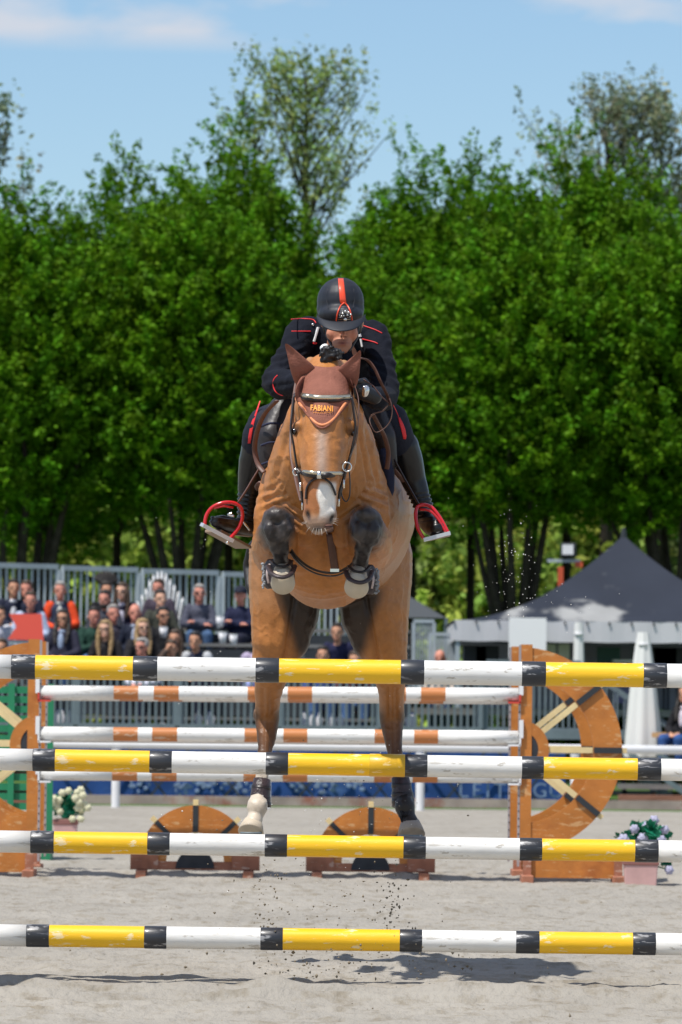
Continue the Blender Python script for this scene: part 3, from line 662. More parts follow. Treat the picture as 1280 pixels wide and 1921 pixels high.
# white fan of slats behind the crowd
t = empty('slatted_fan', (P(318, 1130, 87.2).x, 86.35, 1.98), 'white fan of upright rounded slats standing behind the crowd', 'panel'); O = t.location
for k, (px, top, tilt) in enumerate([(258, 1128, 0), (266, 1116, 0), (274, 1104, 0), (281, 1088, 0), (288, 1078, 0), (296, 1072, 0), (304, 1071, 0), (312, 1075, 0), (320, 1086, 0), (328, 1097, 0), (336, 1109, 0), (344, 1121, 0), (352, 1136, 0)]):
    q = P(px, top, 86.35); bx = P(305+(px-305)*.6, 1200, 86.35); f = MB(O); f.tube([bx, bx.lerp(q, .5), bx.lerp(q, .9), q], [.03, .062, .075, .03], 12, flat=.35); f.build('slat', white, t)
# coral panel at the left in front of the crowd
q = P(50, 1177, 82.0); t = empty('coral_banner', (q.x, 82.0, q.z-.25), 'coral red cloth stretched over a seat back beside the left edge', 'cloth'); O = t.location; s_ = sc(82)
pl = [(17-50, 1152), (78-50, 1151), (82-50, 1195), (83-50, 1208), (78-50, 1201), (15-50, 1200), (31-50, 1176)]
f = MB(O); f.prism([(a*s_+q.x, P(50, b, 82).z) for a, b in pl], lambda a, b, c: (a, 82.0+c, b), .02); f.build('cloth', mat('coral_cloth', srgb(236, 92, 76), .8), t)
f = MB(O); f.box((q.x, 82.03, P(50, 1205, 82).z), (66*s_, .03, .05)); f.build('slat', galv, t); f = MB(O)
for a in (-1, 1): f.bar((q.x+a*.2, 82.05, .98), (q.x+a*.2, 82.05, P(50, 1200, 82).z), .03, .03)
f.build('frame', galvd, t)
# ------------------------------------------------------------------ spectators
SK = {'l': srgb(216, 168, 142), 'm': srgb(198, 145, 116), 'd': srgb(150, 100, 76), 'r': srgb(208, 140, 120)}
def skinmat(k): return mat('skin_'+k, SK[k], .55, .4, var=.05, vscale=30)
def cloth(rgb): return mat('cloth_%d_%d_%d' % rgb, srgb(*rgb), .85, .25, var=.12, vscale=14, bump=.25, bscale=30)
HAIRM = {'dark': (.018, .013, .010), 'brown': (.06, .035, .02), 'blonde': (.34, .22, .10), 'grey': (.30, .28, .26), 'black': (.01, .01, .012)}
eye_me = MB().ell((0, 0, 0), (.013, .008, .009), n=8).mesh('eye'); eye_me.materials.append(mat('eye_dark', (.02, .015, .012), .3))
def spectator(px, py, row, label, top=(40, 45, 60), legs=(60, 85, 125), skin='m', hair='dark', style='short', pose='lap', yaw=0, lean=0, shirt=None, glasses=False, D=None, sleeve=None, seat=True, k=1.0, seated=True):
    D = D or ROWS[row][0]; q = P(px, py, D); rr = random.Random(int(px*7+py))
    root_z = q.z-.72*k; lean += rr.uniform(-2, 15); yaw += rr.uniform(-16, 16)
    sk = skinmat(skin); jm = cloth(top); lm = cloth(legs); sm_ = cloth(sleeve) if sleeve else jm
    ca, sa = math.cos(R(lean)), math.sin(R(lean))
    def U(x, y, z): return Vector((x, y*ca-z*sa, z*ca+y*sa))*k       # upper body leans toward -Y
    hp = Vector((0, 0, 0)); ch = U(0, 0, .30); nk = U(0, 0, .52); hd = U(0, -.03, .685)
    shl = {s: U(s*.155, 0, .455) for s in (-1, 1)}
    if pose == 'lap': el = {s: U(s*.25, -.08, .20) for s in (-1, 1)}; ha = {s: Vector((s*.06, -.33, .12))*k for s in (-1, 1)}
    elif pose == 'crossed': el = {s: U(s*.24, -.12, .24) for s in (-1, 1)}; ha = {s: U(-s*.10, -.24, .27+s*.02) for s in (-1, 1)}
    elif pose == 'chin': el = {-1: Vector((-.2, -.30, .14))*k, 1: U(.24, -.15, .2)}; ha = {-1: U(-.05, -.17, .58), 1: Vector((.1, -.33, .13))*k}
    elif pose == 'raised': el = {-1: U(-.22, -.16, .2), 1: U(.24, -.28, .30)}; ha = {-1: U(.02, -.22, .28), 1: U(.12, -.25, .50)}
    elif pose == 'brow': el = {-1: U(-.27, -.18, .42), 1: U(.24, -.1, .2)}; ha = {-1: U(-.05, -.15, .74), 1: Vector((.08, -.33, .13))*k}
    else: el = {s: U(s*.25, -.02, .2) for s in (-1, 1)}; ha = {s: Vector((s*.2, -.25, .08))*k for s in (-1, 1)}
    if seated:
        kn = {s: Vector((s*.13, -.43, .05))*k for s in (-1, 1)}; an = {s: Vector((s*.12, -.40+.03*s, -.36))*k for s in (-1, 1)}
    else:
        kn = {s: Vector((s*.1, -.03, -.42))*k for s in (-1, 1)}; an = {s: Vector((s*.1, .02, -.84))*k for s in (-1, 1)}
    m = MB(); hc = hd; yr = Matrix.Rotation(R(rr.uniform(-24, 24)), 3, 'Z')
    kh = k*1.1
    m.ell(hc+Vector((0, 0, .03))*kh, (.076*kh, .094*kh, .098*kh), n=14); m.ell(hc+Vector((0, -.028, -.045))*kh, (.058*kh, .062*kh, .068*kh), n=12)
    m.ell(hc+yr@Vector((0, -.098, -.012))*kh, (.014*kh, .018*kh, .024*kh), n=8); m.ell(hc+Vector((0, -.072, -.085))*kh, (.026*kh, .022*kh, .02*kh), n=8)
    for s in (-1, 1): m.ell(hc+Vector((s*.078, .01, -.005))*kh, (.012*kh, .02*kh, .03*kh), n=8)
    m.cap(nk-Vector((0, 0, .03))*k, hc-Vector((0, -.01, .06))*k, .056*k, .052*k)
    m.chain([hp, ch, nk-Vector((0, 0, .06))*k], [.14*k, .14*k, .08*k])
    for s in (-1, 1):
        m.chain([shl[s], el[s], ha[s]], [.05*k, .042*k, .03*k], 10)
        dv = (ha[s]-el[s]).normalized(); m.ell(ha[s]+dv*.03*k, (.036*k, .036*k, .03*k), n=8)
        sd_ = dv.cross(Vector((0, 0, 1))).normalized()
        for j in range(4): m.cap(ha[s]+dv*.05*k+sd_*(j-1.5)*.017*k, ha[s]+dv*(.10-.006*abs(j-1.5))*k+sd_*(j-1.5)*.016*k-Vector((0, 0, .015))*k, .0095*k, .008*k, 6)
        m.cap(ha[s]+sd_*.03*k*s, ha[s]+dv*.05*k+sd_*.045*k*s, .010*k, .008*k, 6)
        m.chain([hp+Vector((s*.08, 0, 0)), kn[s], an[s]], [.085*k, .055*k, .04*k], 10)
    def colf(wc):
        c = np.tile(np.array(SK[skin]), (len(wc), 1)); p = wc-np.array(hc)
        mouth = np.exp(-((p[:, 2]+.074)/.011)**2-(p[:, 0]/.034)**2)*(p[:, 1] < -.05); c = c*(1-.55*mouth[:, None]*np.array([.4, 1, 1]))
        ey = np.exp(-((p[:, 2]-.012)/.014)**2-((np.abs(p[:, 0])-.038)/.024)**2)*(p[:, 1] < -.04); c = c*(1-.45*ey[:, None])
        if style in ('short', 'beard') and skin != 'l': c = c*(1-(.45 if style == 'beard' else .12)*(np.clip((-p[:, 2]-.035)/.04, 0, 1)*(p[:, 2] > -.14))[:, None])
        return c
    if 'skin_attr' not in MATS: mat('skin_attr', (1, 1, 1), .55, .4, var=.06, vscale=30, attr=True)
    body = m.blob('person', MATS['skin_attr'], None, (q.x, D, root_z), voxel=.0125, it=2, color=colf)
    body.rotation_euler = (0, 0, R(yaw)); tag(body, label, 'person', 'spectators seated in the stand')
    # jacket
    m = MB(); m.ell(U(0, 0, .40), (.185*k, .125*k, .11*k)); m.chain([U(0, 0, .02), U(0, 0, .2), U(0, 0, .40)], [.158*k, .155*k, .14*k]); m.cap(U(0, 0, .44), U(0, 0, .505), .09*k, .072*k)
    m.ell(U(0, -.02, .15), (.19*k, .14*k, .18*k))
    if not sleeve:
        for s in (-1, 1): m.chain([shl[s], el[s], el[s].lerp(ha[s], .86)], [.076*k, .062*k, .046*k], 10)
    m.blob('jacket', jm, body, voxel=.016, it=3, disp=lambda wc: .006*(vnoise(wc[:, [0, 2]], 22, 5, 2)-.5)*2)
    if sleeve:
        for s in (-1, 1): m = MB(); m.chain([shl[s], el[s], el[s].lerp(ha[s], .86)], [.08*k, .064*k, .048*k], 10); m.blob('sleeve', sm_, body, voxel=.016, it=2)
    if shirt:
        m = MB(); m.ell(U(0, -.125, .34), (.05*k, .035*k, .14*k), n=10); m.ell(U(0, -.06, .50), (.062*k, .05*k, .035*k), n=10); m.build('shirt_front', cloth(shirt), body, smooth=True)
    m = MB(); m.ell(Vector((0, .01, .03))*k, (.19*k, .15*k, .12*k))
    for s in (-1, 1): m.chain([Vector((s*.09, 0, .01))*k, kn[s], an[s]], [.115*k, .078*k, .062*k], 10)
    m.blob('trousers', lm, body, voxel=.018, it=3)
    for s in (-1, 1): m = MB(); m.cap(an[s]+Vector((0, .02, -.05))*k, an[s]+Vector((0, -.14, -.06))*k, .045*k, .038*k, 8); m.build('shoe', mat('shoe_white', (.6, .6, .6), .6) if rr.random() < .5 else blackm, body, smooth=True)
    # hair
    if style not in ('bald', 'cap'):
        m = MB(); hm = mat('hair_'+hair, HAIRM[hair], .55, .5, var=.35, vscale=30)
        m.ell(hc+Vector((0, .03, .055))*kh, (.088*kh, .093*kh, .092*kh)); m.ell(hc+Vector((0, -.035, .105))*kh, (.066*kh, .05*kh, .032*kh))
        for s in (-1, 1): m.ell(hc+Vector((s*.068, .01, .045))*kh, (.018*kh, .05*kh, .045*kh), n=8)
        if style == 'long':
            for s in (-1, 1): m.chain([hc+Vector((s*.062, .0, .06))*kh, hc+Vector((s*.088, -.005, -.05))*kh, U(s*.10, -.10, .46), U(s*.08, -.15, .33)], [.035*kh, .036*kh, .036*kh, .022*kh], 8)
            m.cap(hc+Vector((0, .07, .02))*kh, U(0, .09, .45), .07*kh, .07*kh)
        if style == 'flying':
            for j in range(9): a = -60+j*16; m.cap(hc+Vector((0, .03, .09)), hc+Vector((math.sin(R(a))*.2, .05, .1+math.cos(R(a))*.2)), .06, .02, 7)
        if style == 'beard': m.ell(hc+Vector((0, -.045, -.088)), (.066, .06, .048), n=10)
        m.blob('hair', hm, body, voxel=.011, it=1, disp=lambda wc: .006*(vnoise(wc[:, [0, 2]], 60, 8, 2)-.5)*2)
    if style == 'cap':
        m = MB(); m.ell(hc+Vector((0, .012, .07))*kh, (.092*kh, .11*kh, .08*kh)); m.ell(hc+Vector((0, -.12, .055))*kh, (.065*kh, .07*kh, .012*kh)); m.blob('cap', cloth((35, 38, 52)), body, voxel=.011, it=1)
    if glasses:
        m = MB(); [m.ell(hc+Vector((s*.034, -.088, .014))*kh, (.030, .012, .017), n=10) for s in (-1, 1)]; m.bar(hc+Vector((-.08, -.07, .02))*kh, hc+Vector((.08, -.07, .02))*kh, .008, .008); m.build('sunglasses', mat('lens_black', (.008, .008, .01), .12, .6), body, smooth=True)
    else:
        for s in (-1, 1): e = bpy.data.objects.new('eye', eye_me); COL.objects.link(e); e.parent = body; e.location = hc+Vector((s*.032, -.084, .014))*kh
    return body
NAVY = (34, 38, 56); BLK = (28, 28, 32); JEAN = (78, 108, 152); GRY = (78, 80, 90)
sp = spectator
sp(22, 1098, 'A', 'dark-haired man in navy jacket and white shirt at the left edge of the back row', NAVY, (190, 190, 195), 'm', 'dark', shirt=(215, 215, 220), yaw=20)
sp(56, 1100, 'A', 'sunburnt man in navy half hidden behind the man in the pale-sleeved vest', NAVY, NAVY, 'r', 'brown')
sp(57, 1122, 'B', 'man in a navy vest with pale blue sleeves behind the coral cloth', NAVY, NAVY, 'r', 'brown', sleeve=(176, 190, 215), lean=12, yaw=12)
sp(114, 1104, 'A', 'grey-haired man in navy vest with bright orange sleeves and pale collar', (48, 56, 78), NAVY, 'r', 'grey', pose='lap', sleeve=(225, 78, 40), shirt=(190, 190, 185), lean=8)
sp(119, 1157, 'D', 'dark-haired woman in sunglasses, navy jacket and blue jeans beside the coral cloth', (42, 42, 58), JEAN, 'm', 'dark', 'long', shirt=(150, 165, 190), glasses=True)
sp(197, 1104, 'A', 'woman with dark hair blown upwards behind the man in the grey hood', BLK, BLK, 'm', 'dark', 'flying')
sp(201, 1120, 'B', 'bearded man in a dark grey hooded top with folded hands', (62, 64, 74), NAVY, 'r', 'dark', 'beard')
sp(236, 1104, 'A', 'long-haired woman with a white scarf in the back row', (38, 36, 56), BLK, 'l', 'brown', 'long', shirt=(205, 200, 215), glasses=True)
sp(175, 1152, 'C', 'man in a dark green jumper raising his hand to his mouth', (32, 62, 52), JEAN, 'r', 'dark', pose='raised', yaw=14)
sp(212, 1148, 'C', 'greying older man behind the blonde woman in sunglasses', (60, 56, 66), NAVY, 'r', 'grey')
sp(203, 1175, 'D', 'blonde woman in sunglasses and black jacket with clasped hands', (40, 38, 40), BLK, 'l', 'blonde', 'long', glasses=True)
sp(254, 1146, 'C', 'balding man in a navy blazer beside the second blonde woman', (32, 38, 54), NAVY, 'r', 'brown', 'bald', shirt=(160, 170, 190), yaw=-15)
sp(264, 1174, 'D', 'blonde woman with long straight hair in the middle of the crowd', (42, 40, 42), BLK, 'l', 'blonde', 'long', glasses=True, yaw=10)
sp(278, 1208, 'E', 'grey-haired man in white shirt and sunglasses in the lowest row', (205, 208, 220), NAVY, 'r', 'grey', glasses=True, yaw=-14)
sp(302, 1098, 'A', 'red-faced man in front of the white slatted fan', (70, 62, 74), BLK, 'r', 'brown', 'short')
sp(300, 1120, 'B', 'man in an olive jacket below the white slatted fan', (62, 64, 56), BLK, 'l', 'dark')
sp(306, 1152, 'C', 'dark-haired person in sunglasses and black jacket holding a white cup', BLK, BLK, 'm', 'black', glasses=True, pose='lap')
sp(322, 1212, 'E', 'person shading the brow with one hand in the lowest row', (90, 74, 66), BLK, 'm', 'brown', pose='brow', lean=8)
sp(334, 1192, 'D', 'brown-haired woman in olive behind the person shading the brow', (76, 74, 62), BLK, 'm', 'brown', 'long', yaw=-10)
sp(374, 1108, 'A', 'man with crossed arms in a grey jumper and blue jeans in the back row', (80, 82, 96), (72, 98, 132), 'r', 'grey', pose='crossed', glasses=True, yaw=14)
sp(374, 1196, 'E', 'dark-haired man in a navy padded vest with white sleeves in the lowest row', (44, 48, 66), NAVY, 'm', 'black', sleeve=(180, 182, 186))
sp(452, 1114, 'A', 'man in a dark cap and navy jacket beside the horse', (30, 34, 60), (34, 36, 52), 'r', 'dark', 'cap', pose='crossed')
sp(486, 1188, 'D', 'person in a pale lilac fleece mostly hidden behind the horse', (172, 160, 186), (150, 160, 210), 'l', 'dark', lean=18, k=1.15)
sp(3, 1212, 'E', 'person cut by the left edge below the coral cloth', (80, 66, 62), BLK, 'm', 'brown')
sp(-4, 1150, 'C', 'person in pale trousers and white top at the left edge', (170, 172, 182), (185, 185, 190), 'm', 'dark', yaw=15)
sp(638, 1176, 'D', 'person in a shiny navy jacket seen between the horse’s hind legs'.replace('’', "'"), (34, 36, 64), JEAN, 'm', 'dark', lean=10)
sp(606, 1226, 'E', 'person low in the gap between the hind legs, left one', (60, 80, 130), JEAN, 'm', 'dark')
sp(664, 1232, 'E', 'person in dark red low in the gap between the hind legs', (90, 60, 66), JEAN, 'm', 'brown')
def other(px, py, D, zseat, lab, **kw):
    o = spectator(px, py, 'A', lab, D=D, **kw); o['group'] = 'people around the tent'; return o
other(826, 1232, 88.0, 0, 'bald person whose head shows above the pole right of the horse', top=(190, 180, 170), skin='r', style='bald', seated=False)
other(884, 1236, 88.4, 0, 'person with reddish hair under the left side of the tent', top=(60, 55, 60), skin='m', hair='brown', seated=False)
o = other(1290, 1298, 80.3, 0, 'person in black jacket and blue jeans seated at the right edge', top=BLK, legs=(52, 84, 140), skin='m', hair='dark', style='long', shirt=(215, 205, 215), pose='lap', yaw=-35)
q = P(1288, 1382, 80.3); t = empty('wooden_bench', (q.x, 80.4, 0), 'light wooden bench under the seated person at the right edge', 'bench'); f = MB(t.location); f.box((q.x, 80.4, q.z+.02), (.95, .4, .07)); f.build('seat', mat('light_wood', srgb(205, 160, 110), .7, var=.15, vscale=4), t)
for a in (-.38, .38): f = MB(t.location); f.box((q.x+a, 80.4, (q.z-.02)/2), (.06, .3, q.z-.02)); f.build('leg', galvd, t)
for px, py, D, lab in ((307, 1190, 83.4, 'white paper cup held in front of the black-jacketed person'), (418, 1200, 82.2, 'white cup on the bench right of the padded vest'), (413, 1170, 83.0, 'white cup on the bench behind the padded vest'), (438, 1204, 82.3, 'pale bottle on the bench beside the lilac fleece')):
    q = P(px, py, D); t = empty('paper_cup', q-Vector((0, 0, .05)), lab, 'cup', 'cups in the stand'); f = MB(); f.tube([(0, 0, 0), (0, 0, .15)], [.045, .062], 12); f.build('cup', tarp, t, smooth=True); f = MB(); f.tube([(0, 0, .15), (0, 0, .162)], .065, 12); f.build('lid', white, t)
# ------------------------------------------------------------------ show-jumping poles
def scuffed(name, col, scuff, pos=(.62, .68), sc2=7, rough=.42):
    return mat(name, col, rough, .5, var=.05, vscale=3, col2=scuff, c2pos=pos, c2scale=sc2, bump=.08, bscale=25, stretch=(.35, 1.6, 1.6), coat=.15)
pw = scuffed('pole_white', (.80, .79, .76), (.45, .41, .35), (.61, .72), 10)
py_ = scuffed('pole_yellow', (.90, .52, .008), (.80, .62, .33), (.62, .70), 10)
pk_ = scuffed('pole_black', (.022, .025, .032), (.26, .26, .28), (.58, .72), 22)
po = scuffed('pole_orange', (.52, .19, .055), (.70, .45, .28), (.68, .78), 8)
amber = scuffed('pole_amber', (.70, .40, .010), (.86, .55, .1), (.62, .7), 10)
def wear(m, dirt, chip, seed):
    """soft dirt, knocks and scratches over the paint"""
    t = m.node_tree; n = t.nodes.new; l = t.links.new; b = t.nodes['Principled BSDF']; cur = b.inputs['Base Color'].links[0].from_socket
    tcn = n('ShaderNodeTexCoord')
    for (scl, st, lo_, hi_, col, amt) in ((5, (.6, 1, 1), .50, .72, dirt, .45), (26, (.35, 1, 1), .60, .64, chip, .75), (9, (.9, 6, 6), .635, .66, chip, .55)):
        mpn = n('ShaderNodeMapping'); mpn.inputs['Scale'].default_value = st; mpn.inputs['Location'].default_value = (seed, seed*.7, scl); l(tcn.outputs['Object'], mpn.inputs[0])
        nz = n('ShaderNodeTexNoise'); nz.inputs['Scale'].default_value = scl; nz.inputs['Detail'].default_value = 6; nz.inputs['Roughness'].default_value = .6; l(mpn.outputs[0], nz.inputs[0])
        r_ = n('ShaderNodeMapRange'); r_.inputs[1].default_value = lo_; r_.inputs[2].default_value = hi_; r_.inputs[4].default_value = amt; l(nz.outputs[0], r_.inputs[0])
        mx = n('ShaderNodeMixRGB'); l(r_.outputs[0], mx.inputs[0]); l(cur, mx.inputs[1]); mx.inputs[2].default_value = (*col, 1); cur = mx.outputs[0]
    l(cur, b.inputs['Base Color'])
wear(pw, (.62, .59, .53), (.40, .36, .30), 1.0); wear(py_, (.78, .44, .03), (.86, .74, .48), 2.0); wear(pk_, (.05, .052, .058), (.36, .36, .37), 3.0); wear(po, (.45, .17, .06), (.66, .48, .34), 4.0); wear(amber, (.6, .33, .02), (.88, .66, .3), 5.0)
def pole(D, r, x0, y0, x1, y1, marks, xa, xb, label, group, tape=True, patch=None):
    """marks: list of (px_from, px_to, colour); anything else is white"""
    def at(px): return P(px, y0+(y1-y0)*(px-x0)/(x1-x0), D)
    A = at(xa); B = at(xb); c = (A+B)/2; root = empty('jump_pole', c, label, 'pole', group)
    cuts = [xa]+[v for m_ in marks for v in m_[:2]]+[xb]
    def colour(mid):
        for a, b, k in marks:
            if a <= mid <= b: return k
        return 'w'
    pts = sorted(set(cuts)); body = MB(c); idx = {'w': 0, 'y': 1, 'o': 1, 'k': 0}
    for a, b in zip(pts[:-1], pts[1:]):
        k = colour((a+b)/2); qa, qb = at(a), at(b); body.tube([qa, qa.lerp(qb, .5), qb], r, 28, cap=(a == xa or b == xb), mi=idx[k])
        if k == 'k':
            t = MB(c); d = (qb-qa).normalized(); e = .0018; t.tube([qa, qa+d*.004, qb-d*.004, qb], [r, r+e, r+e, r], 28, cap=False); t.build('tape_band', pk_, root, smooth=True)
    if any(m_[2] == 'y' for m_ in marks): body.build('pole', [pw, py_], root, smooth=True)
    else: body.build('pole', [pw, po], root, smooth=True)
    if patch:
        qa, qb = at(patch[0]), at(patch[1]); d = (qb-qa).normalized(); t = MB(c); t.tube([qa, qa+d*.003, qb-d*.003, qb], [r, r+.0022, r+.0022, r], 28, cap=False); t.build('tape_patch', amber, root, smooth=True)
    return root
def bands(bs):
    out = []; col = [None]
    for i, (a, b) in enumerate(bs):
        out.append((a, b, 'k'))
        if i % 2 == 0 and i+1 < len(bs): out.append((b, bs[i+1][0], 'y'))
    return out
G = 'black, yellow and white poles of the near oxer'
def ext(bs): return [(-153+(bs[0][0]-22), -112+(bs[0][0]-22))]+bs
DN, DF = 24.25, 25.47
pole(DN, 22.6*sc(DN), 0, 1250.5, 1280, 1268, bands([(22, 67), (250, 296), (480, 524), (752, 796), (979, 1024), (1207, 1251)]), -125, 1400, 'thickest-looking yellow, black and white pole, topmost and nearest', G)
pole(DF, 20.6*sc(DF), 0, 1424.5, 1280, 1444.5, bands([(62, 104), (281, 323), (499, 541), (760, 802), (979, 1020), (1196, 1240)]), -92, 1374, 'yellow, black and white pole second from the top with a scraped amber patch', G, patch=(693, 760))
pole(DF, 20.6*sc(DF), 0, 1578.5, 1280, 1597.5, bands([(58, 102), (277, 319), (497, 539), (757, 799), (975, 1017), (1191, 1235)]), -95, 1371, 'yellow, black and white pole third from the top', G)
pole(DF, 20.6*sc(DF), 0, 1754.5, 1280, 1771.5, bands([(50, 93), (271, 313), (489, 531), (750, 792), (968, 1012), (1187, 1230)]), -100, 1366, 'lowest yellow, black and white pole, alone just above the sand', G)
# uprights that carry the near poles, just outside the picture
def near_stand(px, D, hgt, lab, out):
    q = P(px, 1800, D); t = empty('jump_stand', (q.x, D, 0), lab, 'jump stand', 'white stands of the near oxer')
    f = MB(); f.box((0, 0, hgt/2+.05), (.09, .09, hgt)); f.build('upright', white, t, bevel=.006)
    f = MB(); f.box((-out*.055, 0, hgt/2+.1), (.008, .05, hgt-.15)); f.build('track', galv, t)
    f = MB(); f.box((out*.62, 0, hgt/2+.05), (.08, .08, hgt*.85)); f.build('outer_upright', white, t, bevel=.006)
    for k in range(9): f = MB(); f.box((out*.33, 0, .25+k*hgt*.088), (.50, .03, .085)); f.build('slat', white if k % 2 else py_, t)
    for a in (0, .62): f = MB(); f.box((out*a, 0, .03), (.1, .6, .06)); f.build('foot', white, t, bevel=.005)
    return t
for px, o_ in ((-140, -1), (1416, 1)):
    a = near_stand(px+(12 if o_ < 0 else -12), DF, 1.60, 'white slatted stand of the near oxer outside the '+('left' if o_ < 0 else 'right')+' edge, farther one', o_)
    b_ = near_stand(px, DN, 1.60, 'white slatted stand of the near oxer outside the '+('left' if o_ < 0 else 'right')+' edge, nearer one', o_)
    for tt, D, yy in ((a, DF, (1424, 1578, 1754) if o_ < 0 else (1444, 1597, 1771)), (b_, DN, (1250,) if o_ < 0 else (1268,))):
        for y in yy:
            z = P(640, y+(-8 if o_ < 0 else 8)*-1, D).z; f = MB(); f.box((-o_*.09, 0, z-.062), (.10, .11, .018)); f.build('cup', galv, tt)
# ------------------------------------------------------------------ far oxer: orange cartwheel wings and orange/white poles
ow = mat('orange_wood', (.50, .175, .028), .55, .45, var=.2, vscale=3.5, col2=(.34, .10, .018), c2pos=(.5, .72), c2scale=3, bump=.15, bscale=20, coat=.2)
cream = mat('cream_wood', (.74, .58, .30), .6, .4, var=.15, vscale=8)
wear(ow, (.40, .13, .02), (.62, .36, .16), 6.0)
hubk = mat('hub_slate', (.035, .038, .045), .7, .3, var=.2, vscale=12)
brick_ = mat('brick_feet', (.36, .15, .09), .75, .3, var=.25, vscale=10)
wear(brick_, (.30, .12, .08), (.55, .38, .30), 7.0)
trackm = mat('track_metal', srgb(175, 165, 165), .45, .5, metal=.4, var=.15, vscale=12)
def ring_sector(f, c, r0, r1, a0, a1, n, y0, y1, mi=0):
    poly = [(r1*math.cos(a0+(a1-a0)*i/n), r1*math.sin(a0+(a1-a0)*i/n)) for i in range(n+1)]+[(r0*math.cos(a1-(a1-a0)*i/n), r0*math.sin(a1-(a1-a0)*i/n)) for i in range(n+1)]
    vs = [(c[0]+a, y0, c[2]+b) for a, b in poly]+[(c[0]+a, y1, c[2]+b) for a, b in poly]; N2 = len(poly); fs = []
    for i in range(n):
        a, b, c_, d = i, i+1, N2-2-i, N2-1-i
        fs += [(a, b, c_, d), (a+N2, d+N2, c_+N2, b+N2)]
    fs += [(i, i+N2, (i+1) % N2+N2, (i+1) % N2) for i in range(N2)]
    f.add(vs, fs, mi)
def wheel_wing(px, D, side, lab, track_py=None):
    s_ = .00389*41.2/41.2; c = P(px, 1402 if px < 500 else 1408, D); k = sc(41.2); t = empty('wheel_wing', (c.x, D, 0), lab, 'jump wing', 'orange cartwheel wings of the far oxer'); O = Vector((c.x, D, 0)); sd_ = side
    zc = .975; cc = Vector((c.x, D, zc)); a0, a1 = (-math.pi/2, math.pi/2) if side > 0 else (math.pi/2, 1.5*math.pi)
    f = MB(O); ring_sector(f, cc, 138*k, 192*k, a0, a1, 36, D-.022, D+.022); f.build('rim', ow, t)
    f = MB(O); ring_sector(f, cc, 35*k, 55*k, a0, a1, 20, D-.03, D+.03); f.build('hub_ring', ow, t)
    f = MB(O); ring_sector(f, cc, .001, 35*k, a0, a1, 20, D-.025, D+.025); f.build('hub', hubk, t)
    for ang in (39, 0, -39):
        A = R(ang) if sd_ > 0 else R(180-ang); d = Vector((math.cos(A), 0, math.sin(A)))
        f = MB(O); f.bar(cc+d*55*k, cc+d*137*k, .034, .042); f.build('spoke', cream, t)
        f = MB(O); f.bar(cc+d*139*k-Vector((0, .016, 0)), cc+d*191.5*k-Vector((0, .016, 0)), .05, .042); f.build('spoke_band', blackm, t)
        f = MB(O); f.bar(cc+d*192*k, cc+d*201*k, .036, .036); f.build('spoke_tip', cream, t)
    f = MB(O); f.box((c.x+sd_*.045, D-.002, .98+.01), (.082, .062, 1.49)); f.build('upright', ow, t)
    f = MB(O); f.box((c.x-sd_*.004, D-.02, .93), (.016, .03, 1.6)); f.build('track', trackm, t)
    hb = MB(O)
    for j in range(26): hb.box((c.x-sd_*.004, D-.0365, .2+j*.055), (.007, .002, .012))
    h_ = hb.build('pin_hole', blackm, t); h_['kind'] = 'stuff'
    f = MB(O); f.box((c.x+sd_*.37, D+.003, .17), (.66, .04, .24)); f.build('base_panel', ow, t)
    for xx in (.06, .72):
        f = MB(O); f.box((c.x+sd_*xx, D-.035, .15), (.06, .03, .24)); f.build('bracket', brick_, t)
        f = MB(O); f.box((c.x+sd_*xx, D, .035), (.085, .46, .07)); f.build('foot', brick_, t, bevel=.006)
    return t, c.x
wr1, xr1 = wheel_wing(975, 41.2, 1, 'right orange cartwheel wing, nearer one with the full rim in view')
wr2, xr2 = wheel_wing(957, 42.6, 1, 'right orange cartwheel wing, farther one mostly behind the nearer')
wl1, xl1 = wheel_wing(74, 41.2, -1, 'left orange cartwheel wing, nearer one cut by the left edge')
wl2, xl2 = wheel_wing(86, 42.6, -1, 'left orange cartwheel wing, farther one behind the nearer')
def om_(l): return [(a, b, 'o') for a, b in l]
G2 = 'orange and white poles of the far oxer'
r5 = .0505
pole(41.2, r5, 85, 1299, 965, 1303.5, om_([(214, 260), (289, 336), (465, 511), (540, 586), (716, 762), (790, 836)]), 76, 973, 'orange and white pole, topmost behind the hind legs', G2)
pole(41.2, r5, 85, 1376, 945, 1383.5, om_([(213, 259), (286, 333), (459, 505), (532, 577), (703, 748), (777, 822)]), 76, 973, 'orange and white pole, middle one behind the hind legs', G2)
pole(41.2, r5, 85, 1451, 945, 1456, om_([(211, 258), (285, 332), (457, 503), (531, 577), (702, 748), (774, 821)]), 76, 973, 'orange and white pole, lowest and half hidden by the scraped yellow pole', G2)
pole(42.6, r5, 90, 1301.5, 960, 1309, om_([(225, 269), (297, 343), (468, 514), (541, 586), (714, 760), (786, 832)]), 88, 957, 'white and orange pole on the back of the far oxer, upper', G2)
pole(42.6, r5*.5, 90, 1386, 960, 1394, [], 88, 957, 'thin white pole on the back of the far oxer, lower', G2)
redc = mat('cup_red', (.62, .06, .04), .45); 
for (tt, x, D, ys_, sd_) in ((wr1, 973, 41.2, (1303, 1383, 1456), -1), (wl1, 76, 41.2, (1299, 1376, 1451), 1)):
    for i, y in enumerate(ys_):
        q = P(x, y, D); f = MB(tt.location); f.box(q+Vector((sd_*.03, 0, -r5-.008)), (.09, .12, .014)); f.box(q+Vector((sd_*-.01, 0, -.03)), (.014, .12, .06)); f.build('cup', redc if i == 0 else white, tt)
        f = MB(tt.location); f.box(q+Vector((-sd_*.018, -.05, .06)), (.03, .02, .13)); f.build('pin_plate', white, tt)
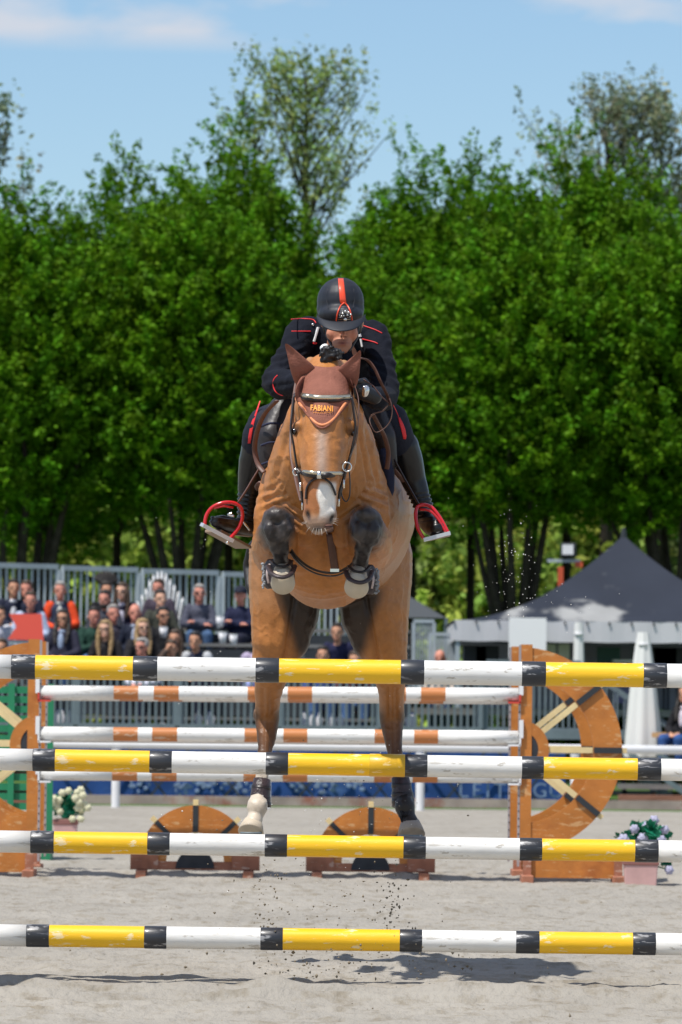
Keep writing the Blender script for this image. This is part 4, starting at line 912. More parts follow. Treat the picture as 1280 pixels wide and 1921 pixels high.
# half-wheel fillers on the ground
def half_wheel(px, lab):
    D = 41.6; q = P(px, 1640, D); t = empty('half_wheel_filler', (q.x, D, 0), lab, 'jump filler', 'half cartwheel fillers under the far oxer'); k = sc(D); cc = Vector((q.x, D, .13)); O = t.location
    f = MB(O); ring_sector(f, cc, 54*k, 105*k, 0, math.pi, 32, D-.022, D+.022); f.build('rim', ow, t)
    f = MB(O); ring_sector(f, cc-Vector((0, 0, .05)), .001, 36*k, 0, math.pi, 20, D-.035, D+.035); f.build('hub', hubk, t)
    f = MB(O); f.box((q.x, D, .098), (242*k, .05, .062)); f.build('base_beam', brick_, t)
    for a in (-1, 1):
        f = MB(O); f.box((q.x+a*95*k, D-.03, .135), (52*k, .02, .125)); f.build('end_block', brick_, t)
        f = MB(O); f.box((q.x+a*100*k, D, .033), (.075, .42, .066)); f.build('foot', brick_, t, bevel=.005)
    for ang in (90, 45, 135):
        A = R(ang); d = Vector((math.cos(A), 0, math.sin(A))); c2 = cc+Vector((0, -.012, 0))
        f = MB(O); f.bar(c2+d*55*k, c2+d*104.5*k, .040, .034); f.build('spoke_band', blackm, t)
        f = MB(O); f.bar(c2+d*105*k, c2+d*116*k, .038, .038); f.build('spoke_tip', cream, t)
        f = MB(O); f.bar(c2+d*24*k, c2+d*54*k, .032, .032); f.build('spoke', cream, t)
half_wheel(366, 'orange half cartwheel on the sand left of centre below the poles'); half_wheel(695, 'orange half cartwheel on the sand between and right of the hind legs')
# green slatted wing behind the left wheel
gm = mat('green_paint', srgb(38, 128, 88), .5, .45, var=.1, vscale=5); D = 45.5; q = P(90, 1500, D); t = empty('green_wing', (q.x, D, 0), 'green slatted jump wing behind the left cartwheel', 'jump wing'); O = t.location; k = sc(D)
zt_, zb2 = P(90, 1283, D).z, P(90, 1598, D).z
for a in (3, -70, -150): f = MB(O); f.box((q.x+a*k, D, (zt_+zb2)/2), (.05, .05, zt_-zb2)); f.build('post', gm, t)
for j in range(17):
    z = zb2+.05+(zt_-zb2-.1)*j/16; f = MB(O); f.box((q.x-75*k, D+.03, z), (150*k, .02, .055)); f.build('slat', gm, t)
for a in (0, -150): f = MB(O); f.box((q.x+a*k, D, .05), (.07, .5, .1)); f.build('foot', gm, t)
for a in (3, -150): f = MB(O); f.bar((q.x+a*k, D, .05), (q.x+a*k, D, zb2), .04, .04); f.build('leg', gm, t)
# flower pots
potm = mat('pink_pot', srgb(205, 165, 160), .8, .3, var=.12, vscale=8); potd = mat('brown_pot_rim', srgb(140, 95, 88), .8)
gleaf = mat('plant_leaf', srgb(20, 120, 88), .5, .4, var=.3, vscale=20)
def flowerpot(px, gy, D, w_, h_, lab, fcol, spots, rimc, flr, leafspots):
    q = P(px, 1500, D); k = sc(D); t = empty('flower_pot', (q.x, D, 0), lab, 'flower pot', None); W_, H_ = w_*k, h_*k
    f = MB(); f.box((0, 0, H_/2), (W_*.86, W_*.7, H_), taper=1.12); f.build('pot', potm, t, bevel=.008)
    f = MB(); f.box((0, 0, H_), (W_*1.02, W_*.82, .05)); f.build('rim', rimc, t, bevel=.006)
    f = MB(); f.box((0, 0, H_+.028), (W_*.8, W_*.6, .01)); f.build('soil', clodm, t)
    r = random.Random(px)
    for (x, y, rr) in leafspots:
        c = P(x, y, D)-t.location+Vector((0, r.uniform(-.08, .08), 0)); f = MB()
        for j in range(44):
            d = Vector((r.gauss(0, 1), r.gauss(0, 1), r.gauss(.3, 1))).normalized(); u = d.cross(Vector((r.random(), r.random(), r.random()))).normalized()*rr*k*.34; e = c+d*rr*k*(.35+.75*r.random()); b_ = e-d*rr*k*.55
            nn = d.cross(u).normalized()*rr*k*.08; f.add([b_, (b_+e)/2+u+nn, e, (b_+e)/2-u+nn], [(0, 1, 2, 3)])
        f.build('leaf_cluster', gleaf, t)
        if y < gy-h_: f = MB(); f.tube([Vector((0, 0, H_)), (Vector((0, 0, H_))+c)/2+Vector((0, 0, .03)), c], .006, 6); f.build('stem', gleaf, t)
    for (x, y) in spots:
        c = P(x, y, D)-t.location+Vector((0, -.09+r.uniform(-.05, .05), 0)); f = MB(); R_ = flr*k*r.uniform(.85, 1.15)
        for ring, (n, rad, tl) in enumerate(((6, 1.0, .2), (5, .68, .55), (3, .36, .85))):
            for j in range(n):
                a = 2*math.pi*(j+ring*.5)/n; d = Vector((math.cos(a), 0, math.sin(a)))*(1-tl*.4)+Vector((0, -tl, 0)); cc = c+Vector((math.cos(a)*rad*R_*.6, -tl*R_*.35, math.sin(a)*rad*R_*.6)); f.ell(cc, (R_*.42, R_*.20, R_*.42), n=7)
        f.build('flower', fcol, t, smooth=True)
        f = MB(); f.tube([c, (c+Vector((0, .0, H_)))/2+Vector((0, .06, 0)), Vector((0, 0, H_))], .005, 5); f.build('stem', gleaf, t)
    return t
cf = mat('cream_flower', srgb(228, 224, 190), .7, var=.1, vscale=30, transl=.2); vf = mat('pale_violet_flower', srgb(190, 188, 212), .7, var=.12, vscale=30, transl=.2)
flowerpot(124, 1586, 52.5, 46, 38, 'pinkish pot with cream yellow flowers left of the first white post', cf, [(102, 1498), (107, 1512), (113, 1522), (118, 1487), (130, 1483), (145, 1487), (152, 1482), (157, 1492), (150, 1505), (143, 1497), (160, 1509), (166, 1515), (154, 1520), (137, 1536), (153, 1536), (97, 1506), (112, 1501), (148, 1515)], potd, 7.5, [(125, 1497, 18), (135, 1512, 20), (112, 1518, 17), (130, 1530, 15), (148, 1520, 16), (108, 1502, 13)])
flowerpot(1203, 1660, 40.6, 66, 50, 'pink pot of pale violet flowers beside the right cartwheel foot', vf, [(1226, 1539), (1190, 1555), (1246, 1556), (1213, 1549), (1168, 1574), (1240, 1574), (1255, 1632), (1205, 1572)], potd, 10, [(1200, 1564, 27), (1222, 1556, 25), (1240, 1570, 23), (1174, 1572, 22), (1212, 1584, 28), (1186, 1588, 24), (1240, 1590, 22), (1252, 1618, 15)])
# ------------------------------------------------------------------ horse
HS = 1.1      # how far behind the near oxer the pair still is
P_, sc_, proj_ = P, sc, proj
def P(px, py, D): return P_(px, py, D+HS)
def sc(D): return sc_(D+HS)
def proj(wc):
    a, b_, c = proj_(wc); return a, b_, c-HS
HO = Vector((P(622, 1600, 25.8).x, 25.8+HS, 0)); hz = P(622, 1568, 26.6).z; HO.z = hz
b = MB(HO)
def K(l): return [P(*q[:3]) for q in l], [q[3]*sc(q[2]) for q in l]
def chain(l, n=16): a, r = K(l); b.chain(a, r, n)
def E(px, py, D, rx, ry, rz, rot=None): b.ell(P(px, py, D), (rx*sc(D), ry, rz*sc(D)), rot, 20)
# neck and chest
chain([(612, 712, 24.40, 46), (612, 755, 24.50, 56), (611, 800, 24.62, 78), (610, 855, 24.78, 100), (608, 905, 24.92, 113), (606, 965, 25.02, 116), (608, 1020, 25.10, 108), (612, 1052, 25.25, 92)], 28)
chain([(535, 905, 25.02, 46), (528, 965, 24.98, 52), (520, 1020, 25.0, 46)]); chain([(682, 905, 25.02, 44), (686, 960, 24.98, 47), (690, 1020, 25.0, 42)])
E(578, 960, 24.80, 44, .09, 70); E(640, 960, 24.80, 44, .09, 70); E(570, 1040, 24.92, 40, .08, 40); E(648, 1040, 24.92, 40, .08, 40)
# barrel
chain([(614, 960, 25.15, 125), (628, 962, 25.5, 143), (630, 965, 25.8, 150), (626, 985, 26.1, 146), (620, 1010, 26.35, 132)], 32)
E(628, 930, 25.5, 110, .35, 120)
# quarters and hind legs
LH = [(543, 1040, 26.42, 76), (536, 1100, 26.42, 70), (534, 1150, 26.42, 65), (527, 1195, 26.42, 56), (516, 1232, 26.45, 44), (508, 1270, 26.5, 31), (503, 1300, 26.58, 25), (502, 1328, 26.68, 23), (502, 1348, 26.72, 23), (501, 1375, 26.68, 19), (498, 1405, 26.64, 14.5), (494, 1440, 26.6, 13), (490, 1475, 26.58, 12.5), (485, 1500, 26.55, 15), (483, 1514, 26.50, 20), (480, 1531, 26.49, 14.5), (475, 1545, 26.46, 17)]
RH = [(700, 1040, 26.42, 74), (703, 1100, 26.42, 69), (703, 1150, 26.42, 65), (712, 1195, 26.42, 55), (723, 1232, 26.45, 43), (732, 1270, 26.5, 30), (735, 1300, 26.58, 25), (735, 1328, 26.68, 23.5), (735, 1350, 26.72, 23.5), (737, 1375, 26.68, 19), (740, 1405, 26.64, 15), (747, 1440, 26.6, 13.5), (753, 1475, 26.58, 13), (758, 1500, 26.55, 15.5), (760, 1514, 26.50, 20), (765, 1531, 26.49, 15), (770, 1545, 26.46, 17)]
chain(LH); chain(RH)
E(502, 1350, 26.86, 13, .07, 24); E(735, 1350, 26.86, 13, .07, 24)
E(484, 1341, 26.72, 8, .03, 14); E(752, 1343, 26.72, 8, .03, 14)
# forearms, knees, cannons
LF = [(518, 1036, 25.0, 46), (516, 1022, 24.8, 44), (519, 1000, 24.6, 37), (520, 990, 24.48, 30)]
RF = [(694, 1030, 25.0, 43), (694, 1016, 24.8, 42), (689, 998, 24.6, 35), (687, 990, 24.48, 30)]
LC = [(521, 975, 24.44, 25), (521, 998, 24.42, 28), (525, 1024, 24.44, 18), (527, 1042, 24.54, 14.5), (528, 1058, 24.62, 15.5), (529, 1070, 24.60, 16.5), (531, 1082, 24.56, 16)]
RC = [(686, 975, 24.44, 25), (687, 998, 24.42, 28), (683, 1024, 24.44, 18), (679, 1042, 24.54, 14.5), (675, 1060, 24.62, 15.5), (672, 1074, 24.60, 16.5), (670, 1088, 24.56, 16)]
for l in (LF, RF, LC, RC): chain(l)
for cx in (521, 686):
    E(cx, 984, 24.42, 32, .058, 36); E(cx-13, 996, 24.375, 13, .03, 20); E(cx+13, 994, 24.375, 13, .03, 20); E(cx, 966, 24.385, 21, .04, 15); E(cx, 1012, 24.39, 18, .03, 9)
# skin folds where foreleg meets chest
for sx_, cx in ((1, 560), (-1, 650)): chain([(cx-sx_*8, 965, 24.86, 14), (cx, 1000, 24.84, 13), (cx-sx_*12, 1040, 24.9, 12)])
# head
chain([(612, 702, 24.38, 40), (610, 735, 24.30, 50), (608, 775, 24.26, 52)], 20)
E(608, 768, 24.22, 57, .115, 52); E(607, 812, 24.20, 52, .10, 48)
E(580, 845, 24.33, 34, .115, 62); E(636, 845, 24.33, 34, .115, 62)
chain([(606, 800, 24.14, 42), (605, 850, 24.10, 41), (603, 890, 24.07, 38), (601, 925, 24.05, 33), (600, 955, 24.05, 31), (599, 972, 24.05, 29)], 20)
chain([(605, 900, 24.2, 36), (602, 945, 24.15, 28), (598, 985, 24.10, 19)], 16)
E(583, 965, 24.02, 16, .035, 21); E(618, 968, 24.02, 16, .035, 21); E(600, 984, 24.02, 24, .035, 15); E(597, 995, 24.06, 15, .03, 9)
for ex in (556, 661): E(ex, 806, 24.18, 11, .04, 12); E(ex+(6 if ex < 600 else -6), 797, 24.165, 14, .03, 9)
for ex in (568, 644): chain([(ex-(2 if ex < 600 else -2), 822, 24.13, 10), (ex+(5 if ex < 600 else -5), 878, 24.075, 8)], 10)
def segmask(wc, l, k=1.25, soft=.35):
    out = np.zeros(len(wc)); pts, rs = K(l)
    for i in range(len(pts)-1):
        A = np.array(pts[i]); B = np.array(pts[i+1]); d = B-A; t = np.clip(((wc-A)@d)/(d@d), 0, 1); c = A+t[:, None]*d; r = rs[i]+(rs[i+1]-rs[i])*t
        out = np.maximum(out, 1-smooth01(np.linalg.norm(wc-c, axis=1)/r, k, k+soft))
    return out
def hcol(wc):
    px, py, D = proj(wc); n = len(wc); c = np.tile(np.array((.43, .170, .044)), (n, 1))
    def mixc(c, col, m): return c*(1-m[:, None])+np.array(col)*m[:, None]
    nz = vnoise(np.stack([px, py+D*40], 1), .02, 3, 4); nz2 = vnoise(np.stack([px, py], 1), .09, 5, 3)
    c = c*(.78+.44*nz[:, None]); c = mixc(c, (.33, .12, .03), smooth01(nz2, .55, .8)*.35)
    # paler flank, greyish belly
    fl = smooth01(D, 25.25, 25.6)*(1-smooth01(py, 1120, 1160)); c = mixc(c, (.36, .175, .075), fl*.7)
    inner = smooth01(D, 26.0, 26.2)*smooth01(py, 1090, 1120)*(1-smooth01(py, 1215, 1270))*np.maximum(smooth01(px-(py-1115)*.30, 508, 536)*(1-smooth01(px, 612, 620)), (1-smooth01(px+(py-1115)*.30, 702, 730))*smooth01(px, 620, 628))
    c = mixc(c, (.018, .012, .009), inner*.96)  # inner thighs: shade between the legs painted in, over darker skin
    # hind legs darken to the hock
    hd_ = smooth01(py, 1275, 1420)*(D > 26.2); c = mixc(c, (.045, .022, .012), hd_*.85)
    edge = (D > 26.2)*smooth01(py, 1320, 1345)*(1-smooth01(py, 1400, 1420))*np.clip((np.abs(px-np.where(px < 620, 502, 735))-9)/12, 0, 1); c = mixc(c, (.022, .013, .010), edge*.8)
    sock = (px < 600)*(D > 26.2)*smooth01(py, 1425, 1450); c = mixc(c, (.58, .50, .40), sock)
    rdk = (px > 600)*(D > 26.2)*smooth01(py, 1420, 1450); c = mixc(c, (.018, .014, .012), rdk)
    # dark forelegs
    kk = lambda cx, s_: np.exp(-np.clip((((px-cx)/(34+nz2*4))**2+((py-990)/(42+nz2*6))**2), 0, 9)**3); fm = np.clip(np.maximum(np.maximum(kk(519, 1), kk(687, -1))*(D < 24.80)*1.2, np.maximum(segmask(wc, LC[2:5], 1.3, .3), segmask(wc, RC[2:5], 1.3, .3))*(D < 24.72)), 0, 1); c = mixc(c, (.022, .018, .018), fm); c = mixc(c, (.075, .062, .058), fm*smooth01(nz2, .42, .62)*.6)
    mf = smooth01(py, 1060, 1070)*(D < 24.8); c = mixc(c, (.16, .13, .11), mf*.8)
    # head
    hm_ = (D < 24.42)*(py < 1010)*(np.abs(px-603) < np.where(py > 925, 37, 70))
    st = hm_*np.exp(-((px-604)/11)**2)*smooth01(py, 795, 820)*(1-smooth01(py, 880, 900)); c = mixc(c, (.42, .32, .26), st*.75)
    wob = 3*np.sin(py*.11); bl = hm_*smooth01(px+wob, 595, 600)*(1-smooth01(px, 626, 633))*smooth01(py, 900, 912)*(1-smooth01(py, 966, 980)); c = mixc(c, (.80, .76, .70), bl)
    rd = hm_*(1-smooth01(px+wob, 594, 600))*smooth01(py, 890, 905)*(1-smooth01(py, 955, 970)); c = mixc(c, (.34, .125, .05), rd*.7)
    mz = hm_*smooth01(py, 958, 976); c = mixc(c, (.40, .28, .21), mz*.8)
    lip = hm_*np.exp(-((px-597)/14)**2-((py-993)/6)**2); c = mixc(c, (.035, .03, .028), lip)
    for nx, ny in ((577, 966), (624, 973)):
        dx = px-nx; dy = py-ny; no_ = hm_*np.exp(-((dx+dy*(-.25 if nx < 600 else .35))/5.5)**2-(dy/11)**2); c = mixc(c, (.02, .015, .014), np.clip(no_*1.3, 0, 1))
    for nx, ny in ((556, 806), (661, 809)):
        m_ = hm_*np.exp(-((px-nx)/11)**2-((py-ny)/10)**2); c = mixc(c, (.05, .03, .02), m_*.85)
    ch_ = hm_*np.maximum(np.exp(-((px-574)/6)**2), np.exp(-((px-640)/6)**2))*smooth01(py, 820, 840)*(1-smooth01(py, 890, 905)); c = mixc(c, (.24, .10, .035), ch_*.4)
    return np.clip(c, 0, 1)
def hdisp(wc):
    px, py, D = proj(wc); d = .007*(vnoise(np.stack([px, py+D*60], 1), .045, 31, 3)-.5)
    vn = vnoise(np.stack([px*1.3, py*.7+D*30], 1), .022, 91, 3); vn2 = vnoise(np.stack([px, py*.8], 1), .03, 95, 2)
    d += (.0030*np.exp(-((vn-.5)/.022)**2)+.0022*np.exp(-((vn2-.47)/.016)**2))*(D > 24.0)
    hm_ = (D < 24.4)*(py < 1010)*(np.abs(px-605) < 70)
    for nx, ny in ((577, 966), (624, 973)): d -= .016*hm_*np.exp(-((px-nx)/6)**2-((py-ny)/10)**2)
    d -= .006*hm_*np.exp(-((py-987)/3)**2)*np.exp(-((px-599)/20)**2)
    # chest groove and folds
    ch = (D > 24.7)*(D < 25.1); d -= .020*ch*np.exp(-((px-612)/12)**2)*smooth01(py, 930, 980)*(1-smooth01(py, 1080, 1110))
    for fx, fy, a in ((512, 938, .4), (560, 960, -.7), (655, 950, .7), (700, 935, -.4), (548, 905, .9), (672, 902, -.9)): d += .010*ch*np.sin((py-fy+(px-fx)*a)*.35)*np.exp(-((px-fx)/26)**2-((py-fy)/22)**2)
    # neck creases on the right
    nk = (D > 24.4)*(D < 25.0)*(px > 660); d -= .014*nk*(np.exp(-((px-(690+(py-820)*.22))/4)**2)+.7*np.exp(-((px-(676+(py-820)*.18))/3)**2))*smooth01(py, 790, 820)*(1-smooth01(py, 900, 930))
    nl_ = (D > 24.4)*(D < 25.1)*(px < 560); d -= .009*nl_*np.exp(-((px-(545-(py-800)*.28))/6)**2)*smooth01(py, 790, 820)*(1-smooth01(py, 920, 950))
    kn_ = (D < 24.6)*(py > 950)*(py < 1040)*(np.abs(px-603) > 50); d += .008*kn_*(vnoise(np.stack([px, py], 1), .06, 88, 2)-.5)*2
    lg = (D > 26.3)*(py > 1290)*(py < 1470); d -= .006*lg*(np.exp(-((px-np.where(px < 620, 494, 744))/3.5)**2)+np.exp(-((px-np.where(px < 620, 509, 730))/3.5)**2))
    # gaskin and thigh muscle
    th = (D > 26.15)*(py > 1110); d -= .018*th*(np.exp(-((px-(548-(py-1150)*.15))/5)**2)+np.exp(-((px-(692+(py-1150)*.2))/5)**2))*(1-smooth01(py, 1240, 1300))
    return d
coat = mat('horse_coat', (1, 1, 1), .44, .45, attr=True, var=.08, vscale=45, bump=.12, bscale=130)
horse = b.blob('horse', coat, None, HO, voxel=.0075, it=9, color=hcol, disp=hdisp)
tag(horse, 'bright bay horse in mid-jump with tucked black knees and a white patch on its nose', 'horse')
HB = bvh_of([horse])
def part(name, m, parent=None, smooth=True, f=None): return f.build(name, m, parent or horse, smooth=smooth)
hoofm = mat('hoof_cream', (.55, .47, .36), .6, .35, var=.12, vscale=14, stretch=(1, 1, .3)); hoofd = mat('hoof_grey', (.36, .31, .26), .6, .35, var=.2, vscale=14)
def hoof(top, bot, r0, r1, m, D0, D1):
    f = MB(HO); a, c = P(*top, D0), P(*bot, D1); f.tube([a.lerp(c, -.12), a, a.lerp(c, .5), c, c.lerp(a, -.04)], [r0*.72*sc(D0), r0*sc(D0), (r0*.42+r1*.58)*sc(D0), r1*sc(D0), r1*.93*sc(D0)], 24); return part('hoof', m, f=f)
hoof((531, 1070), (531, 1094), 17, 23, hoofm, 24.58, 24.43); hoof((671, 1076), (669, 1102), 17, 23, hoofm, 24.58, 24.43)
hoof((475, 1541), (471, 1561), 17, 24.5, hoofm, 26.48, 26.44); hoof((770, 1543), (772, 1566), 18, 26, hoofd, 26.48, 26.44)
for c_ in ((471, 1562.5, 26.43), (772, 1567.5, 26.43)):
    f = MB(HO); q = P(*c_); f.tube([q+Vector((math.cos(a)*.05, math.sin(a)*.05, 0)) for a in np.linspace(-.9*math.pi, -.1*math.pi+.2, 12)], .006, 6); part('shoe', galvd, f=f)
# eyes
for ex, ey in ((553, 809), (664, 812)):
    q = on(HB, ex, ey, 0); f = MB(HO); f.ell(q+Vector((0, .010, 0)), .0165, n=14); part('eye', mat('horse_eye', (.012, .007, .005), .08, .7, coat=.6), f=f)
# tail, forelock, mane
hairk = mat('black_hair', (.012, .011, .012), .5, .5, var=.4, vscale=40)
f = MB(HO)
for j in range(16):
    o_ = random.uniform(-9, 9); f.chain([P(590+o_, 985, 26.75), P(520+o_, 990, 27.0), P(478+o_*.8, 1025, 27.15), P(468+o_*.7, 1062, 27.2), P(474+o_, 1100, 27.15), P(488+o_, 1150, 27.1)], [.03, .03, .022, .02, .016, .006], 7)
f.blob('tail', hairk, horse, voxel=.011, it=1)
f = MB(HO); r_ = random.Random(4); f.chain([P(610, 690, 24.33), P(611, 675, 24.30), P(616, 664, 24.30)], [.022, .026, .03], 10); f.ell(P(624, 664, 24.31), (.042, .04, .034)); f.ell(P(612, 659, 24.32), (.03, .03, .024))
for j in range(40):
    a_ = r_.uniform(0, 2*math.pi); x1 = 621+20*math.cos(a_)*r_.uniform(.8, 1.15); y1 = 664-14*math.sin(a_)*r_.uniform(.8, 1.1); f.cap(P(x1, y1, 24.28), P(x1+r_.uniform(-4, 4), y1+r_.uniform(-4, 4), 24.27), .006, .003, 5)
f.blob('forelock', hairk, horse, voxel=.0045, it=1, disp=lambda wc: .007*(vnoise(wc[:, [0, 2]], 75, 8, 3)-.5)*2)
f = MB(HO)
for j in range(22): f.ell(P(612+4*math.sin(j), 690-j*.2+j*1.2, 24.45+j*.035), (.035, .04, .05), n=8)
f.blob('mane', hairk, horse, voxel=.012, it=1)
f = MB(HO); f.ell(P(588, 690, 24.42), (.035, .04, .055), Matrix.Rotation(R(-25), 3, 'Y')); f.ell(P(641, 694, 24.42), (.035, .04, .05), Matrix.Rotation(R(25), 3, 'Y')); f.blob('ear_base', mat('ear_tan', (.38, .19, .08), .7), horse, voxel=.01, it=2)
# whiskers
f = MB(HO); r_ = random.Random(9)
for j in range(14):
    a = r_.uniform(.0, 1.0)*math.pi; cx, cy = 599+28*math.cos(a), 972+20*math.sin(a); q = on(HB, min(max(cx, 576), 623), cy, 0, 24.03); f.tube([q, q+Vector((math.cos(a)*.02, -.01, -math.sin(a)*.018)), q+Vector((math.cos(a)*.03, -.012, -math.sin(a)*.032))], [.0007, .0005, .0003], 4)
part('whiskers', mat('whisker', (.6, .55, .5), .5), f=f)['kind'] = 'stuff'
# ------------------------------------------------------------------ bonnet (ear cover)
bon = mat('bonnet_cloth', (.25, .098, .068), .85, .25, var=.12, vscale=18, bump=.25, bscale=90); trim = mat('bonnet_trim', (.72, .26, .11), .5, .4); leather = mat('brown_leather', (.115, .055, .042), .5, .45, var=.15, vscale=25); bleather = mat('black_leather', (.020, .014, .014), .38, .5, var=.2, vscale=30)
silver = mat('silver', (.78, .76, .72), .22, .5, metal=1); gold_ = mat('brass_bar', (.62, .55, .42), .25, .5, metal=.9)
bonnet = empty('ear_bonnet', P(606, 740, 24.1), 'brown fly bonnet with orange trim and lettering on the horse head', 'bonnet'); BO = bonnet.location
rows = [(686, 588, 637), (693, 580, 645), (702, 570, 652), (714, 560, 661), (728, 554, 665), (742, 553, 664), (752, 556, 660), (762, 563, 652), (772, 571, 643), (782, 579, 634), (790, 588, 624), (797, 599, 611)]
f = MB(BO); nc = 26; vs = []
for (y, xa_, xb_) in rows:
    for i in range(nc+1):
        x = xa_+(xb_-xa_)*i/nc; wr = .0035*math.sin((y-700)*.35+(x-600)*.09+2*math.sin(x*.05))*(1 if y < 735 else .5)
        vs.append(on(HB, x, y+3*math.sin((i/nc)*math.pi)*(1 if y < 740 else 0), .007+wr, 24.15))
f.add(vs, [(r*(nc+1)+i, r*(nc+1)+i+1, (r+1)*(nc+1)+i+1, (r+1)*(nc+1)+i) for r in range(len(rows)-1) for i in range(nc)])
o = hoodo = f.build('hood', bon, bonnet, smooth=True); sm = o.modifiers.new('s', 'SOLIDIFY'); sm.thickness = .004; ss_ = o.modifiers.new('d', 'SUBSURF'); ss_.levels = ss_.render_levels = 1
for off_, rad, m_, nm in ((0, .0065, trim, 'piping'), (2.6, .005, bon, 'binding')):
    f = MB(BO); pts = [(553, 745), (562, 757), (575, 773), (588, 789), (598, 796+off_), (609, 797+off_), (622, 790), (635, 775), (648, 757), (660, 748)]
    f.tube(catmull([on(HB, x, y+off_, .010) for x, y in pts], 4), rad, 8); f.build(nm, m_, bonnet, smooth=True)
def ear(pts, D, lab):
    """pts: centre line with half widths (px) from base to tip"""
    f = MB(BO); n = 18; vs = []
    for (x, y, wd, dd) in pts:
        for k in range(n):
            a = 2*math.pi*k/n; ca, sa = math.cos(a), math.sin(a); fr = -abs(ca)**1.5*.0+(.016 if sa < 0 else 0)*(1-abs(ca))
            vs.append(P(x, y, D+dd)+Vector((ca*wd*sc(D), sa*wd*sc(D)*.55+fr, ca*wd*sc(D)*(.28 if pts[-1][0] < 600 else -.28))))
    m_ = len(pts); f.add(vs, [(i*n+k, i*n+(k+1) % n, (i+1)*n+(k+1) % n, (i+1)*n+k) for i in range(m_-1) for k in range(n)]+[tuple((m_-1)*n+k for k in range(n))])
    o = f.build('ear_cover', bon, bonnet, smooth=True); s2 = o.modifiers.new('d', 'SUBSURF'); s2.levels = s2.render_levels = 1
ear([(577, 716, 22, .10), (575, 706, 25, .08), (569, 694, 23, .05), (559, 679, 17, .03), (549, 663, 10, .02), (541, 651, 5.5, .01), (536, 644, 1.5, 0)], 24.2, 'l')
ear([(645, 722, 22, .10), (647, 712, 25, .08), (653, 699, 22, .05), (662, 684, 14, .03), (669, 672, 8, .02), (674, 663, 4, .01), (676, 657, 1.2, 0)], 24.2, 'r')
# lettering laid on the cloth
BB = bvh_of([horse, hoodo])
cu = bpy.data.curves.new('t', 'FONT'); cu.body = 'FABIANI'; cu.size = 1; cu.align_x = 'CENTER'; cu.align_y = 'CENTER'; cu.space_character = 1.1; cu.resolution_u = 2; cu.offset = .025; tmp = bpy.data.objects.new('tmp', cu); COL.objects.link(tmp); dg = bpy.context.evaluated_depsgraph_get(); dg.update(); tm = bpy.data.meshes.new_from_object(tmp.evaluated_get(dg)); bpy.data.objects.remove(tmp)
tw = max(v.co.x for v in tm.vertices)-min(v.co.x for v in tm.vertices)
for v in tm.vertices: v.co = on(BB, 604+v.co.x*42/tw, 766-v.co.y*42/tw*1.35+v.co.x*.6, .0150)-BO
tm.materials.clear(); lt = link('lettering', tm, mat('orange_thread', (.85, .33, .04), .6), bonnet)
f = MB(BO)
for j in range(9): x = 588+j*4; f.bar(on(BB, x, 774.5+abs(j-4)*-.2, .0130), on(BB, x+2.3, 774.5+abs(j-4)*-.2, .0130), .0022, .003)
f.build('stitched_line', MATS['orange_thread'], bonnet)
# ------------------------------------------------------------------ bridle and reins
br = empty('bridle', P(606, 860, 24.0), 'dark leather bridle with polished brow and nose bands and brown reins', 'bridle'); O = br.location
def strap(nm, pts, w_, m, off=.008, flat=.4, D=None, par=None, k=5, bv=None):
    f = MB((par or br).location); q = [on(bv or HB, x, y, off) if len(p) == 2 else P(*p) for p in pts for (x, y) in [p[:2]]]
    f.tube(catmull(q, k), w_, 8, flat=flat); return f.build(nm, m, par or br, smooth=True)
strap('brow_band', [(557, 738), (570, 742), (590, 745), (610, 746), (632, 745.5), (656, 744)], .0125, gold_, .017, 1)
strap('brow_backing', [(555, 741), (570, 746), (590, 749.5), (610, 750.5), (632, 750), (659, 748)], .0125, bleather, .011, 1)
strap('nose_band', [(562, 882), (575, 885), (600, 888), (622, 887.5), (640, 888)], .0095, gold_, .018, 1)
strap('nose_backing', [(558, 881), (575, 889), (600, 892), (622, 891), (645, 888)], .0125, bleather, .010, 1)
strap('flash_strap', [(574, 936), (576, 915), (585, 902), (599, 896), (611, 899), (622, 909), (630, 928)], .0085, bleather, .010, .6)
f = MB(O); f.tube([on(HB, 599, 884, .02), on(HB, 599, 898, .018)], .012, 8); f.build('keeper', silver, br, smooth=True)
for xs_ in ([(552, 742), (549, 775), (546, 805), (551, 835), (555, 862), (559, 884)], [(660, 745), (664, 775), (667, 805), (661, 838), (655, 862), (648, 884)]):
    q = [P(x, y, 24.14) for x, y in xs_]; f = MB(O); f.tube(catmull(q, 5), .0085, 8, flat=.6); f.build('cheek_strap', bleather, br, smooth=True)
for xs_ in ([(559, 885), (563, 905), (566, 925), (568, 942)], [(649, 880), (644, 900), (638, 920), (636, 935)]):
    f = MB(O); f.tube(catmull([P(x, y, 24.07) for x, y in xs_], 4), .010, 8, flat=.6); f.build('lower_strap', bleather, br, smooth=True)
    f = MB(O); x, y = xs_[1]; f.tube([P(x+1, y, 24.05), P(x+1, y+16, 24.05)], .0055, 8); f.build('buckle', silver, br, smooth=True)
    f = MB(O); x, y = xs_[3]; f.tube([P(x, y-4, 24.07), P(x-.5, y+15, 24.07)], .005, 8); f.build('bit_cheek', silver, br, smooth=True)
def ringo(px, py, D, r, m, nm, tube_r=.0035):
    f = MB(O); c = P(px, py, D); n = 20; f.tube([c+Vector((math.cos(2*math.pi*i/n)*r, 0, math.sin(2*math.pi*i/n)*r)) for i in range(n+1)], tube_r, 7, cap=False); f.build(nm, m, br, smooth=True)
ringo(651, 876, 24.06, .020, silver, 'ring'); ringo(556, 886, 24.08, .014, silver, 'ring')
